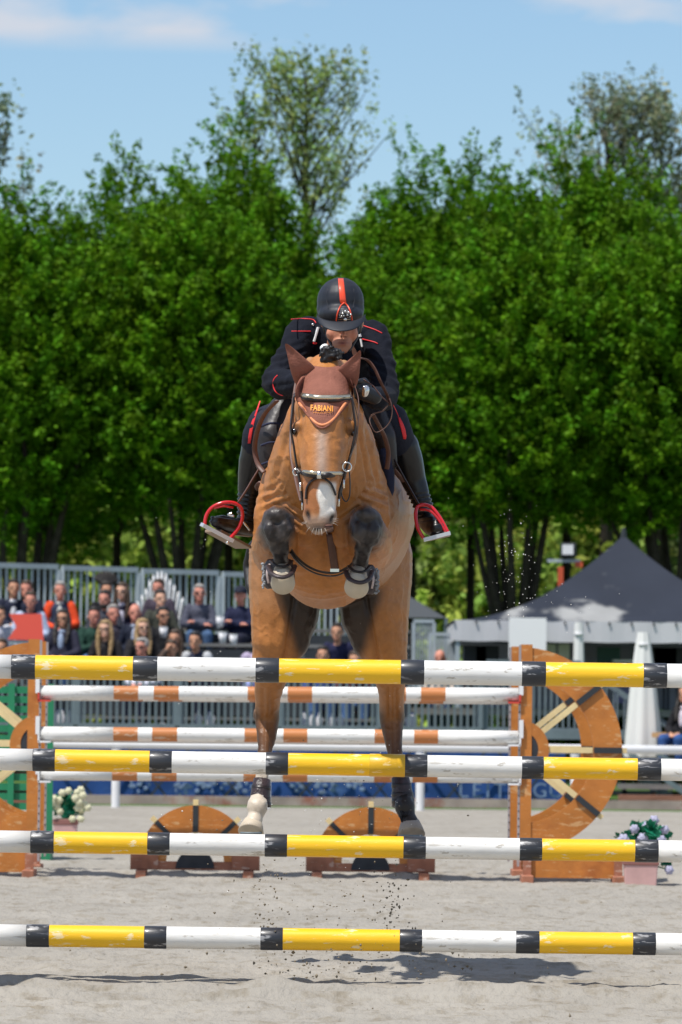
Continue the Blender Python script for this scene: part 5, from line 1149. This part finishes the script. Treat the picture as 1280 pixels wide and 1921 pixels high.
f = MB(O); f.tube(catmull([P(655, 880, 24.08), P(657, 905, 24.08), P(656, 930, 24.08), P(649, 941, 24.08), P(641, 928, 24.08), P(641, 905, 24.07)], 5), .005, 8, flat=.6); f.build('strap_end', bleather, br, smooth=True)
reinm = leather
def rein(pts, w_=.0095, nm='rein', m=None, flat=.3, par=None):
    f = MB((par or br).location); f.tube(catmull([P(*p) for p in pts], 6), w_, 8, flat=flat); return f.build(nm, m or reinm, par or br, smooth=True)
rein([(566, 940, 24.1), (556, 900, 24.22), (547, 850, 24.35), (548, 790, 24.45), (553, 740, 24.5), (560, 700, 24.55)])
rein([(638, 935, 24.1), (652, 880, 24.15), (668, 820, 24.15), (673, 780, 24.15), (672, 745, 24.2), (662, 715, 24.3)], .0085)
rein([(677, 672, 24.3), (690, 676, 24.35), (703, 692, 24.35), (715, 718, 24.35), (727, 742, 24.4), (733, 760, 24.4)], .0115)
rein([(682, 712, 24.35), (700, 724, 24.35), (715, 743, 24.35), (729, 755, 24.4)], .0095)
rein([(731, 748, 24.38), (736, 768, 24.38), (733, 788, 24.38), (722, 803, 24.38), (706, 811, 24.38), (697, 800, 24.38), (694, 786, 24.4), (702, 776, 24.4), (718, 771, 24.4), (728, 760, 24.4)], .0075)
rein([(700, 778, 24.45), (712, 800, 24.55), (722, 820, 24.7), (729, 850, 24.8), (726, 880, 24.85)], .011)
rein([(520, 752, 24.6), (498, 775, 24.75), (484, 805, 24.85), (478, 840, 24.95), (484, 870, 24.95), (496, 886, 24.92)], .0125)
rein([(662, 748, 24.2), (672, 790, 24.18), (668, 830, 24.15), (655, 860, 24.1)], .005, 'cheek_loop', bleather)
# ------------------------------------------------------------------ breastplate
bp = empty('breastplate', P(610, 1060, 24.8), 'dark leather breast strap crossing the chest between the forelegs', 'harness')
for k_, (w_, dy) in enumerate(((.011, 0), (.008, 6))):
    q = [P(x, y+dy, d_) for x, y, d_ in ((545, 1030, 24.66), (556, 1045, 24.68), (575, 1061, 24.72), (600, 1072, 24.75), (630, 1074, 24.75), (655, 1063, 24.7), (668, 1050, 24.66))]
    f = MB(bp.location); f.tube(catmull(q, 5), w_, 8, flat=.5); f.build('chest_strap', bleather, bp, smooth=True)
f = MB(bp.location); f.tube(catmull([on(HB, 617+(y_-985)*.14, y_, .012) for y_ in range(985, 1071, 6)], 2), .018, 8, flat=.3); f.build('centre_strap', leather, bp, smooth=True)
f = MB(bp.location); q = P(628, 1070, 24.725); f.box(q, (.04, .006, .014)); f.build('buckle', silver, bp)
strap('neck_strap', [(560, 905), (575, 960), (600, 1000), (618, 1000)], .0005, leather, -.02, par=bp)
# ------------------------------------------------------------------ leg boots
bootm = mat('leg_boot', (.040, .026, .028), .42, .5, var=.35, vscale=26, bump=.3, bscale=60); bootg = mat('boot_lining', (.30, .31, .33), .8, var=.3, vscale=20)
def front_boot(cx, cy, side, lab):
    c = P(cx, cy, 24.62); t = empty('front_leg_boot', c, lab, 'leg boot', 'boots on the horse legs'); O = t.location; k = sc(24.6)
    for sd_, w1, m_ in ((side, 36, bootm), (-side, 24, bootm)):
        f = MB(O); n = 12; vs = []; rowsb = ((-24, .60), (-12, .85), (2, 1.0), (16, 1.02), (26, .9), (33, .62))
        for (dy, wf) in rowsb:
            for j in range(n+1):
                a = R(-50+150*j/n); vs.append(c+Vector((sd_*(8+ (w1-8)*wf*math.sin(max(a, -.2)+.35 if a < .9 else 1.25-(a-.9)*.25))*k, -.05+.11*(j/n), -dy*k)))
        f.add(vs, [(r*(n+1)+i, r*(n+1)+i+1, (r+1)*(n+1)+i+1, (r+1)*(n+1)+i) for r in range(len(rowsb)-1) for i in range(n)]); o = f.build('shell', m_, t, smooth=True)
        z = o.modifiers.new('s', 'SOLIDIFY'); z.thickness = .012; z.offset = 0; z2 = o.modifiers.new('d', 'SUBSURF'); z2.levels = z2.render_levels = 1
    f = MB(O); q = [P(cx-25, cy-10, 24.50), P(cx-18, cy+4, 24.40), P(cx+1, cy+11, 24.365), P(cx+18, cy+5, 24.40), P(cx+25, cy-10, 24.50)]
    f.tube(catmull(q, 5), .0125, 10, flat=.7); f.build('bell_rim', bootm, t, smooth=True)
    f = MB(O); q = [P(cx-20, cy-20, 24.52), P(cx-9, cy-11, 24.46), P(cx+9, cy-10, 24.46), P(cx+20, cy-20, 24.52)]; f.tube(catmull(q, 5), .009, 8, flat=.6); f.build('strap', bleather, t, smooth=True)
    f = MB(O); r_ = random.Random(cx)
    for j in range(14): f.ell(P(cx+side*(34+r_.uniform(-3, 2)), cy-14+j*3.4, 24.6), (.006+.004*r_.random(), .008, .007), n=6)
    f.build('frayed_edge', bootg, t, smooth=True)
    f = MB(O); f.tube(catmull([P(cx+side*22, cy-14, 24.545), P(cx+side*27, cy+2, 24.53), P(cx+side*24, cy+22, 24.54)], 4), .0065, 8, flat=.4); f.build('side_strap', mat('boot_patch', (.5, .40, .38), .5), t, smooth=True)
front_boot(528, 1072, -1, 'dark tendon boot on the front leg at the left of the photo'); front_boot(674, 1082, 1, 'dark tendon boot on the front leg at the right of the photo')
def hind_boot(path, lab, m):
    t = empty('hind_leg_boot', P(*path[1][:3]), lab, 'leg boot', 'boots on the horse legs'); f = MB(t.location); a, r = K(path); f.tube(a, r, 20); o = f.build('sleeve', m, t, smooth=True)
    for u in (.25, .55, .8):
        i = u*(len(a)-1); j = int(i); c = a[j].lerp(a[j+1], i-j); rr = (r[j]+(r[j+1]-r[j])*(i-j))*1.04; f = MB(t.location); f.tube([c+Vector((0, 0, .012)), c-Vector((0, 0, .012))], rr, 20); f.build('strap', bleather, t, smooth=True)
hind_boot([(492, 1462, 26.58, 16), (490, 1478, 26.57, 17.5), (488, 1497, 26.56, 19), (488, 1508, 26.55, 20), (492, 1516, 26.55, 17)], 'brown ribbed boot above the white sock of the hind leg at the left', bootm)
hind_boot([(751, 1458, 26.58, 16.5), (754, 1478, 26.57, 18.5), (756, 1497, 26.56, 20.5), (757, 1512, 26.55, 21)], 'near-black boot on the hind leg at the right', bootm)
f = MB(HO); r_ = random.Random(5)
for j in range(24): x = 745+r_.uniform(0, 28); f.cap(P(x, 1508, 26.50), P(761+(x-760)*.5, 1532+r_.uniform(-6, 12), 26.44), .010, .003, 6)
f.build('fetlock_hair', hairk, horse, smooth=True)
# ------------------------------------------------------------------ saddle
saddl = mat('saddle_leather', (.020, .016, .018), .45, .5, var=.25, vscale=18, bump=.15, bscale=30); padm = mat('saddle_pad', (.020, .024, .055), .8, .3, sheen=.1, var=.1, bump=.2, bscale=50)
sa = empty('saddle', P(620, 790, 25.5), 'dark jumping saddle with navy pad and red stirrups', 'saddle'); O = sa.location
f = MB(O); f.ell(P(620, 800, 25.55), (.22, .34, .07)); f.ell(P(620, 770, 25.25), (.10, .10, .08)); f.blob('seat', saddl, sa, voxel=.012, it=4)
def flap(pts, nm, m, D0, D1, th=.012):
    f = MB(O); n = len(pts); vs = []
    for x, y in pts: vs.append(P(x, y, D0))
    for x, y in pts: vs.append(P(x, y, D1))
    f.add(vs, [tuple(range(n)), tuple(range(2*n-1, n-1, -1))]+[(i, i+n, (i+1) % n+n, (i+1) % n) for i in range(n)]); return f.build(nm, m, sa, bevel=.006)
f = MB(O); f.chain([P(530, 770, 25.15), P(510, 820, 25.1), P(503, 870, 25.1), P(506, 905, 25.15)], [.07, .075, .06, .035]); f.chain([P(530, 770, 25.4), P(505, 830, 25.45), P(498, 880, 25.45)], [.07, .07, .05]); f.blob('flap', saddl, sa, voxel=.011, it=4)
f = MB(O); f.chain([P(700, 770, 25.15), P(722, 820, 25.1), P(733, 870, 25.12)], [.06, .055, .035]); f.chain([P(700, 770, 25.4), P(735, 840, 25.45), P(745, 880, 25.45)], [.07, .06, .04]); f.blob('flap', saddl, sa, voxel=.011, it=4)
for y in (800, 836, 872): f = MB(O); f.tube(catmull([P(490, y, 25.03), P(508, y-6, 25.0), P(528, y-4, 25.02)], 4), .006, 6); f.build('quilting_ridge', padm, sa, smooth=True)
f = MB(O); f.chain([P(722, 850, 25.08), P(730, 890, 25.12), P(731, 920, 25.14), P(727, 948, 25.16)], [.03, .028, .024, .012]); f.blob('pad', padm, sa, voxel=.009, it=3)
f = MB(O); f.tube(catmull([P(732, 872, 25.1), P(745, 888, 25.16), P(757, 902, 25.25), P(768, 915, 25.35)], 4), .016, 8, flat=.4); f.build('girth_strap', leather, sa, smooth=True)
f = MB(O); f.tube(catmull([P(490, 905, 25.05), P(484, 911, 25.1), P(486, 918, 25.2)], 4), .016, 8, flat=.5); f.build('girth_strap', leather, sa, smooth=True)
redm = mat('red_enamel', (.60, .012, .018), .22, .5, coat=.5); treadm = mat('tread_silver', (.62, .63, .66), .35, .5, metal=.5)
# stirrup on the left of the photo
f = MB(O); f.tube(catmull([P(498, 862, 25.08), P(478, 893, 25.08), P(462, 920, 25.07), P(446, 944, 25.06)], 4), .0145, 8, flat=.35); f.build('stirrup_leather', leather, sa, smooth=True)
def stirrup(arch, t0, t1, D, leatherfix=True):
    f = MB(O); f.tube(catmull([P(*p) for p in arch], 6), .0088, 10, flat=1.0); o = f.build('stirrup', redm, sa, smooth=True)
    f = MB(O); qa, qb = P(*t0), P(*t1); X_ = (qb-qa).normalized(); Y_ = Vector((0, 1, 0)); Y_ = (Y_-X_*Y_.dot(X_)).normalized(); f.box((qa+qb)/2, ((qb-qa).length, .07, .017), Matrix((X_, Y_, X_.cross(Y_))).transposed()); tr = f.build('tread', treadm, o)
    return o
stirrup([(384, 986, 25.04), (388, 966, 25.04), (400, 951, 25.04), (420, 943, 25.04), (440, 944, 25.05), (452, 953, 25.06), (455, 970, 25.07), (448, 990, 25.08), (433, 1009, 25.08)], (379, 984, 25.04), (436, 1014, 25.08), 25)
f = MB(O); f.tube([P(402, 953, 25.04), P(420, 949, 25.04), P(438, 952, 25.05)], .006, 8); f.build('inner_arch', redm, sa, smooth=True)
f = MB(O); f.ell(P(427, 1018, 25.03), .009, n=8); f.build('stud', silver, sa, smooth=True)
# stirrup on the right of the photo
f = MB(O); f.tube(catmull([P(740, 862, 25.1), P(758, 896, 25.1), P(774, 925, 25.08), P(787, 948, 25.06)], 4), .0155, 8, flat=.35); f.build('stirrup_leather', mat('dark_brown_leather', (.03, .017, .016), .5), sa, smooth=True)
stirrup([(795, 1010, 25.0), (784, 990, 25.0), (780, 968, 25.02), (783, 952, 25.04), (795, 947, 25.04), (810, 952, 25.03), (826, 972, 25.02), (838, 994, 25.0), (842, 1001, 25.0)], (795, 1013, 25.0), (845, 1000, 25.0), 25)
f = MB(O); f.tube(catmull([P(788, 956, 25.0), P(806, 958, 24.98), P(822, 974, 24.98), P(836, 998, 24.98)], 4), .006, 8); f.build('inner_arch', redm, sa, smooth=True)
# ------------------------------------------------------------------ rider
RO = P(620, 800, 25.6)
f = MB(RO)
def Er(px, py, D, rx, ry, rz, rot=None, n=18): f.ell(P(px, py, D), (rx*sc(D), ry, rz*sc(D)), rot, n)
def Cr(l, n=14): a, r = K(l); f.chain(a, r, n)
# one continuous body: head, neck, trunk, arms, hands, legs
Er(642, 592, 24.86, 33, .095, 42); Er(642, 622, 24.80, 29.5, .070, 32); Er(642, 645, 24.765, 19, .045, 17); Er(642.5, 655, 24.755, 12, .03, 9)
Er(623, 626, 24.775, 11, .03, 13); Er(661, 626, 24.775, 11, .03, 13)          # cheeks
Cr([(643.5, 610, 24.735, 3.2), (645, 628, 24.708, 3.8)]); Er(640.5, 630, 24.718, 2.8, .009, 2.4); Er(649.5, 630, 24.718, 2.8, .009, 2.4)
Er(643, 641.2, 24.722, 10, .013, 2.6); Er(643, 646.2, 24.724, 8.5, .013, 2.8)
Er(606, 604, 24.88, 5, .02, 11); Er(678, 606, 24.88, 5, .02, 11)
Cr([(642, 630, 24.95, 22), (640, 640, 25.1, 26)])
Cr([(640, 655, 25.22, 60), (635, 700, 25.5, 75), (625, 760, 25.85, 68)])
LA = [(562, 628, 25.18, 18), (520, 712, 24.97, 13), (572, 712, 24.62, 12)]; RA = [(706, 632, 25.18, 17), (723, 742, 24.94, 11), (697, 744, 24.62, 11)]
Cr([(605, 645, 25.22, 34), LA[0]]); Cr([(676, 645, 25.22, 34), RA[0]]); Cr(LA); Cr(RA)
LL = [(590, 790, 25.75, 32), (500, 800, 25.26, 18), (478, 850, 25.32, 15), (468, 905, 25.37, 12), (464, 955, 25.38, 10)]
RL = [(655, 790, 25.75, 32), (730, 800, 25.28, 18), (760, 850, 25.27, 15), (780, 905, 25.30, 12), (794, 948, 25.29, 10)]
Cr(LL); Cr(RL); Cr([(464, 955, 25.38, 10), (466, 990, 25.42, 9), (424, 982, 25.15, 7)]); Cr([(795, 948, 25.29, 10), (803, 980, 25.30, 10), (814, 988, 25.10, 8)])
def hand(wr, tip_dir, side, curl, D):
    w_ = P(*wr); d = Vector(tip_dir).normalized(); sdv = d.cross(Vector((0, 1, 0))).normalized(); f.cap(w_, w_+d*.05, .026, .034, 10); k_ = w_+d*.07
    for j in range(4):
        b0 = k_+sdv*(j-1.5)*.019; b1 = b0+d*(.034-.003*abs(j-1))+Vector((0, -.012, 0)); b2 = b1+Vector((0, .012, 0))*1+Vector((0, .026, -.012)); f.chain([b0, b1, b2], [.0115, .0105, .009], 7)
    t0 = w_+d*.03-sdv*.03*side; f.chain([t0, t0+d*.03-sdv*.016*side, t0+d*.055+Vector((0, -.02, 0))], [.0125, .011, .009], 7)
hand((696, 742, 24.60), (-.6, -.35, .25), 1, 1, 24.5); hand((574, 711, 24.60), (.7, -.25, .35), -1, 1, 24.5)
skinR = np.array(srgb(196, 138, 112))
def rcol(wc):
    px, py, D = proj(wc); c = np.tile(skinR, (len(wc), 1)); hd_ = (py < 668)*(np.abs(px-642) < 40)*(D < 25.0)
    lip = hd_*np.exp(-((px-643)/10.5)**2-((py-643.8)/3.6)**2); c = c*(1-lip[:, None])+np.array((.22, .05, .045))*lip[:, None]
    line = hd_*np.exp(-((px-643)/9)**2-((py-643.4)/.9)**2); c = c*(1-.7*line[:, None])
    stb = hd_*smooth01(py, 634, 642)*(1-lip); c = c*(1-.25*stb[:, None]); ns = hd_*(np.exp(-((px-640)/1.8)**2-((py-632)/1.4)**2)+np.exp(-((px-649.5)/1.8)**2-((py-632)/1.4)**2)); c = c*(1-.7*np.clip(ns, 0, 1)[:, None])
    rd = hd_*(np.exp(-((px-622)/9)**2-((py-628)/9)**2)+np.exp(-((px-662)/9)**2-((py-628)/9)**2)+np.exp(-((px-645)/5)**2-((py-626)/5)**2)); c = c*(1-np.clip(rd, 0, 1)[:, None]*np.array([.0, .16, .16])); return np.clip(c, 0, 1)
rider = f.blob('person', MATS['skin_attr'], None, RO, voxel=.0048, it=3, color=rcol)
tag(rider, 'rider in black helmet and dark uniform with red piping, crouched forward over the horse', 'person')
for ex in (629, 656): f = MB(RO); f.ell(P(ex, 613, 24.752), (.010, .006, .006), n=10); f.build('eye', MATS['eye_dark'], rider, smooth=True)
f = MB(RO)
for ex in (629, 656): f.tube(catmull([P(ex-8, 607, 24.755), P(ex, 604.5, 24.745), P(ex+8, 607, 24.755)], 4), .0042, 6)
f.build('eyebrows', MATS['hair_dark'], rider, smooth=True)
f = MB(RO); Er(612, 612, 24.87, 7, .05, 16); Er(674, 612, 24.87, 6, .05, 16); Er(642, 600, 24.97, 34, .07, 34); f.blob('hair', MATS['hair_dark'], rider, voxel=.006, it=2)
# uniform jacket
uni = mat('uniform_cloth', (.0065, .0078, .014), .85, .15, sheen=.02, var=.2, vscale=9, bump=.18, bscale=120); red = mat('red_piping', (.75, .03, .035), .5, .4)
def jd(wc):
    px, py, D = proj(wc); a = np.stack([px, py], 1)
    d = .009*(vnoise(a, .05, 41, 3)-.5)*2
    la = (px < 590)*np.exp(-((py-672)/28)**2); wb = vnoise(a, .03, 71, 3)*14; d += .006*la*np.sin((py+(px-520)*.45+wb)*.42)*(.3+vnoise(a, .05, 72, 2))
    ra = (px > 690)*np.exp(-((py-690)/26)**2); d += .006*ra*np.sin((py-(px-720)*.5+wb)*.40)*(.3+vnoise(a, .05, 73, 2))
    ls = (px < 600)*np.exp(-((py-715)/18)**2); d += .003*ls*np.sin((py+(px-520)*.3+wb)*.35); return d
f = MB(RO)
Cr([(622, 628, 25.25, 44), (658, 630, 25.25, 42)], 18); Cr([(640, 612, 25.3, 34), (640, 640, 25.2, 52)], 18); Cr([(640, 650, 25.25, 72), (635, 700, 25.5, 88), (625, 765, 25.88, 80)], 24)
Cr([(610, 640, 25.2, 44), (578, 626, 25.18, 35), (568, 640, 25.15, 33)], 18); Cr([(672, 642, 25.2, 44), (698, 630, 25.18, 32), (706, 645, 25.15, 29)], 18); Cr([(640, 672, 24.98, 27), (642, 662, 24.98, 22)], 14)
Er(560, 608, 25.17, 16, .06, 12); Cr([(567, 624, 25.16, 30), (546, 668, 25.05, 27), (520, 715, 24.95, 30), (530, 722, 24.86, 29), (560, 716, 24.68, 26), (582, 706, 24.58, 20)], 18)
Er(712, 618, 25.17, 15, .06, 11); Cr([(703, 632, 25.16, 28), (717, 685, 25.04, 26), (724, 732, 24.95, 26), (722, 748, 24.90, 25), (706, 748, 24.70, 22), (697, 745, 24.64, 18)], 18)
jacket = f.blob('jacket', uni, rider, voxel=.0065, it=7, disp=jd)
JB = bvh_of([jacket])
def pipe(pts, w_=.003, nm='piping', m=red, off=.003):
    f = MB(RO); f.tube(catmull([on(JB, x, y, off, 25.0) for x, y in pts], 5), w_, 6); return f.build(nm, m, rider, smooth=True)
pipe([(547, 599), (560, 598), (575, 598), (588, 600), (593, 606)]); pipe([(547, 621.5), (560, 621.5), (573, 621.5), (583, 621.5)]); pipe([(682, 611), (694, 615), (705, 619), (717, 625)]); pipe([(680, 636), (692, 639), (703, 642), (709, 645)])
pipe([(521, 704), (514, 712), (513, 724), (517, 734), (525, 740), (531, 742)]); pipe([(738, 760), (744, 772), (748, 782)], .0022)
f = MB(RO); f.ell(on(JB, 587, 609, .006, 25), .0075, n=10); f.ell(on(JB, 678, 612, .006, 25), .006, n=10); f.build('button', silver, rider, smooth=True)
wc_ = mat('white_cloth', (.82, .82, .82), .6)
for a_, b_ in (((597, 614), (589, 641)), ((673, 622), (676, 632)), ((677, 636), (680, 651))):
    f = MB(RO); qa = on(JB, *a_, .010, 25.0); qb = on(JB, *b_, .010, 25.0); f.bar(qa, qb, .015, .008); f.build('collar_tab', wc_, rider, bevel=.001)
f = MB(RO); q = on(JB, 591, 644, .010, 25); f.ell(q, (.011, .006, .006), n=8); f.build('tab_end', red, rider, smooth=True)
f = MB(RO); f.ell(P(609, 652, 24.86), (.022, .02, .017), Matrix.Rotation(R(-25), 3, 'Y')); f.build('stock_tie', wc_, rider, smooth=True)
for l_ in ([(612, 608, 24.82, 3.2), (614, 630, 24.80, 3.2), (626, 655, 24.76, 3)], [(673, 608, 24.82, 3), (669, 635, 24.80, 3), (656, 657, 24.76, 3)]): f = MB(RO); Cr(l_, 8); f.build('chin_strap', bleather, rider, smooth=True)
# gloves
glm = mat('glove_black', (.012, .012, .014), .42, .5, bump=.15, bscale=60)
for (wr, dr, sd_) in (((696, 742, 24.60), (-.6, -.35, .25), 1), ((574, 711, 24.60), (.7, -.25, .35), -1)):
    f = MB(RO); w_ = P(*wr); d = Vector(dr).normalized(); sdv = d.cross(Vector((0, 1, 0))).normalized(); f.cap(w_-d*.02, w_+d*.055, .034, .040, 12); k_ = w_+d*.07
    for j in range(4):
        b0 = k_+sdv*(j-1.5)*.020; b1 = b0+d*(.036-.003*abs(j-1))+Vector((0, -.014, 0)); b2 = b1+Vector((0, .040, -.014)); f.chain([b0, b1, b2], [.0145, .0135, .0115], 8)
    t0 = w_+d*.03-sdv*.034*sd_; f.chain([t0, t0+d*.03-sdv*.016*sd_, t0+d*.055+Vector((0, -.022, 0))], [.0155, .014, .012], 8); g_ = f.blob('glove', glm, rider, voxel=.0045, it=1)
f = MB(RO); f.ell(P(686, 734, 24.50), (.017, .010, .028), Matrix.Rotation(R(12), 3, 'Y')); f.ell(P(684, 728, 24.49), (.010, .008, .012), n=10); f.build('glove_clasp', silver, rider, smooth=True)
# breeches and boots
f = MB(RO); Cr([(590, 785, 25.8, 55), (535, 790, 25.5, 44), (497, 797, 25.2, 34), (487, 815, 25.22, 31), (482, 838, 25.26, 29)], 18); Cr([(655, 785, 25.8, 55), (705, 788, 25.45, 42), (733, 790, 25.2, 34), (744, 812, 25.2, 31), (754, 838, 25.24, 29)], 18)
br_ = f.blob('breeches', mat('breeches_navy', (.012, .014, .026), .75, .3, var=.15, bump=.12, bscale=90), rider, voxel=.0075, it=5, disp=lambda wc: .004*(vnoise(np.stack(proj(wc)[:2], 1), .07, 51, 3)-.5)*2)
PB = bvh_of([br_])
def stripe(ls, rs):
    f = MB(RO); vs = []
    for (xa_, y), (xb_, _) in zip(ls, rs):
        for j in range(5): vs.append(on(PB, xa_+(xb_-xa_)*j/4, y, .004, 25.15))
    n = len(ls); f.add(vs, [(r*5+i, r*5+i+1, r*5+i+6, r*5+i+5) for r in range(n-1) for i in range(4)]); o = f.build('trouser_stripe', red, rider, smooth=True); z = o.modifiers.new('s', 'SOLIDIFY'); z.thickness = .003
stripe([(487, 752), (479, 775), (472, 792), (468, 808), (466, 820), (465, 832)], [(489, 752), (482, 775), (477, 792), (474, 808), (472, 820), (470, 832)])
stripe([(747, 783), (750, 795), (753, 806), (756, 818), (757, 824)], [(751, 783), (757, 795), (761, 806), (763, 814), (762, 824)])
bootl = mat('riding_boot', (.007, .0075, .009), .34, .4, coat=.12, var=.2, vscale=10)
def bd(wc):
    px, py, D = proj(wc); a = smooth01(py, 918, 930)*(1-smooth01(py, 978, 985)); return .0045*a*np.sin(py*.75+np.abs(px-630)*.12)+.002*(vnoise(np.stack([px, py], 1), .08, 61, 2)-.5)
f = MB(RO); Cr([(484, 836, 25.26, 30), (477, 865, 25.30, 29), (470, 900, 25.35, 24), (465, 940, 25.37, 19), (463, 965, 25.38, 18)], 18); Cr([(463, 962, 25.38, 18), (466, 990, 25.42, 18), (440, 988, 25.26, 17), (415, 981, 25.12, 15), (405, 978, 25.07, 12)], 16)
f.blob('boot', bootl, rider, voxel=.0065, it=4, disp=bd)
f = MB(RO); Cr([(756, 836, 25.24, 30), (766, 868, 25.27, 29), (776, 900, 25.29, 24), (789, 935, 25.28, 19), (796, 955, 25.27, 18)], 18); Cr([(796, 955, 25.27, 18), (803, 978, 25.3, 19), (810, 985, 25.15, 20), (817, 990, 25.04, 18), (820, 991, 25.0, 15)], 16)
f.blob('boot', bootl, rider, voxel=.0065, it=4, disp=bd)
solem = mat('boot_sole', (.30, .22, .16), .6)
for a, c in (((400, 996, 25.1), (457, 1027, 25.4)), ((800, 1012, 25.05), (840, 1003, 25.02))):
    f = MB(RO); f.bar(P(*a), P(*c), .085, .014); f.build('sole', solem, rider, bevel=.003)
for pts in ([(452, 975, 25.2), (462, 986, 25.2), (468, 994, 25.25)], [(436, 962, 25.1), (428, 966, 25.1), (440, 968, 25.1)]):
    f = MB(RO); f.tube(catmull([P(*p) for p in pts], 4), .0055, 8); f.build('spur', silver, rider, smooth=True)
# helmet
helm = mat('helmet_shell', (.014, .017, .025), .52, .4, var=.1, vscale=5, bump=.05, bscale=200)
f = MB(RO); Er(639, 566, 24.86, 45, .135, 46); Er(639, 580, 24.86, 45.5, .130, 36); Er(639.5, 590, 24.82, 43.5, .125, 24)
hv = f.blob('helmet', helm, rider, voxel=.0055, it=14)
f = MB(RO); n = 30; vs = []
for i in range(n+1):
    a = math.pi*i/n; ca, sa = math.cos(a), math.sin(a)
    vs.append(P(640-45*ca, 588+14*sa, 24.80-.10*sa))
    vs.append(P(640-45.5*ca, 590+33*sa**.8, 24.79-.16*sa))
f.add(vs, [(2*i, 2*i+2, 2*i+3, 2*i+1) for i in range(n)]); o = f.build('visor', helm, hv, smooth=True); z = o.modifiers.new('s', 'SOLIDIFY'); z.thickness = .005; z.offset = 0; z3 = o.modifiers.new('d', 'SUBSURF'); z3.levels = z3.render_levels = 1
VB = bvh_of([rider, jacket]); HBv = BVHTree.FromPolygons([hv.data.vertices[i].co+RO for i in range(len(hv.data.vertices))], [tuple(p.vertices) for p in hv.data.polygons])
ho = mat('helmet_orange', (.80, .07, .02), .35, .5, coat=.3)
def onh(x, y, off): return on(HBv, x, y, off, 24.73)
f = MB(RO); vs = []; yy = [522, 526, 532, 540, 550, 560, 569]
for i, y in enumerate(yy):
    xc_ = 639.5+(y-522)*.10; w_ = 5.2+.015*(y-522)
    for j in range(5): vs.append(onh(xc_-w_+2*w_*j/4, y, .003))
f.add(vs, [(r*5+i, r*5+i+1, r*5+i+6, r*5+i+5) for r in range(len(yy)-1) for i in range(4)]); o = f.build('stripe', ho, hv, smooth=True); z = o.modifiers.new('s', 'SOLIDIFY'); z.thickness = .003
tear = [(646, 568), (640, 573), (635, 583), (632, 595), (632, 606), (646, 606.5), (660, 605), (660, 595), (657, 583), (652, 573), (646, 568)]
f = MB(RO); f.tube(catmull([onh(x, y, .003) for x, y in tear], 4), .0034, 7, cap=False); f.build('vent_frame', ho, hv, smooth=True)
f = MB(RO); vs = [onh(x+(646-x)*.1, y, .0012) for x, y in tear[:-1]]; vs.append(onh(646, 590, .0015)); n = len(vs)-1; f.add(vs, [(i, (i+1) % n, n) for i in range(n)]); f.build('vent', mat('vent_black', (.004, .004, .005), .6), hv)
f = MB(RO)
for k_ in range(8):
    y = 576+k_*3.8; w_ = 5+k_*1.15; f.tube([onh(646-w_, y, .004), onh(646, y, .005), onh(646+w_, y, .004)], .0011, 5)
f.build('grille', silver, hv)['kind'] = 'stuff'
f = MB(RO)
for x, y, r_ in ((648, 599, .0095), (643, 588, .006), (648, 584, .007), (654, 586, .007), (658, 590, .006), (645, 592, .005), (652, 591, .006), (641, 593, .004), (657, 594, .004)): f.ell(onh(x, y, .006), r_*.95, n=8)
f.build('badge', silver, hv, smooth=True)
for sg in (-1, 1):
    f = MB(RO); f.tube(catmull([onh(639+sg*20, 528, .001), onh(639+sg*25, 545, .001), onh(639+sg*26, 562, .001), onh(639+sg*23, 580, .001)], 4), .0012, 5); f.build('seam', helm, hv, smooth=True)
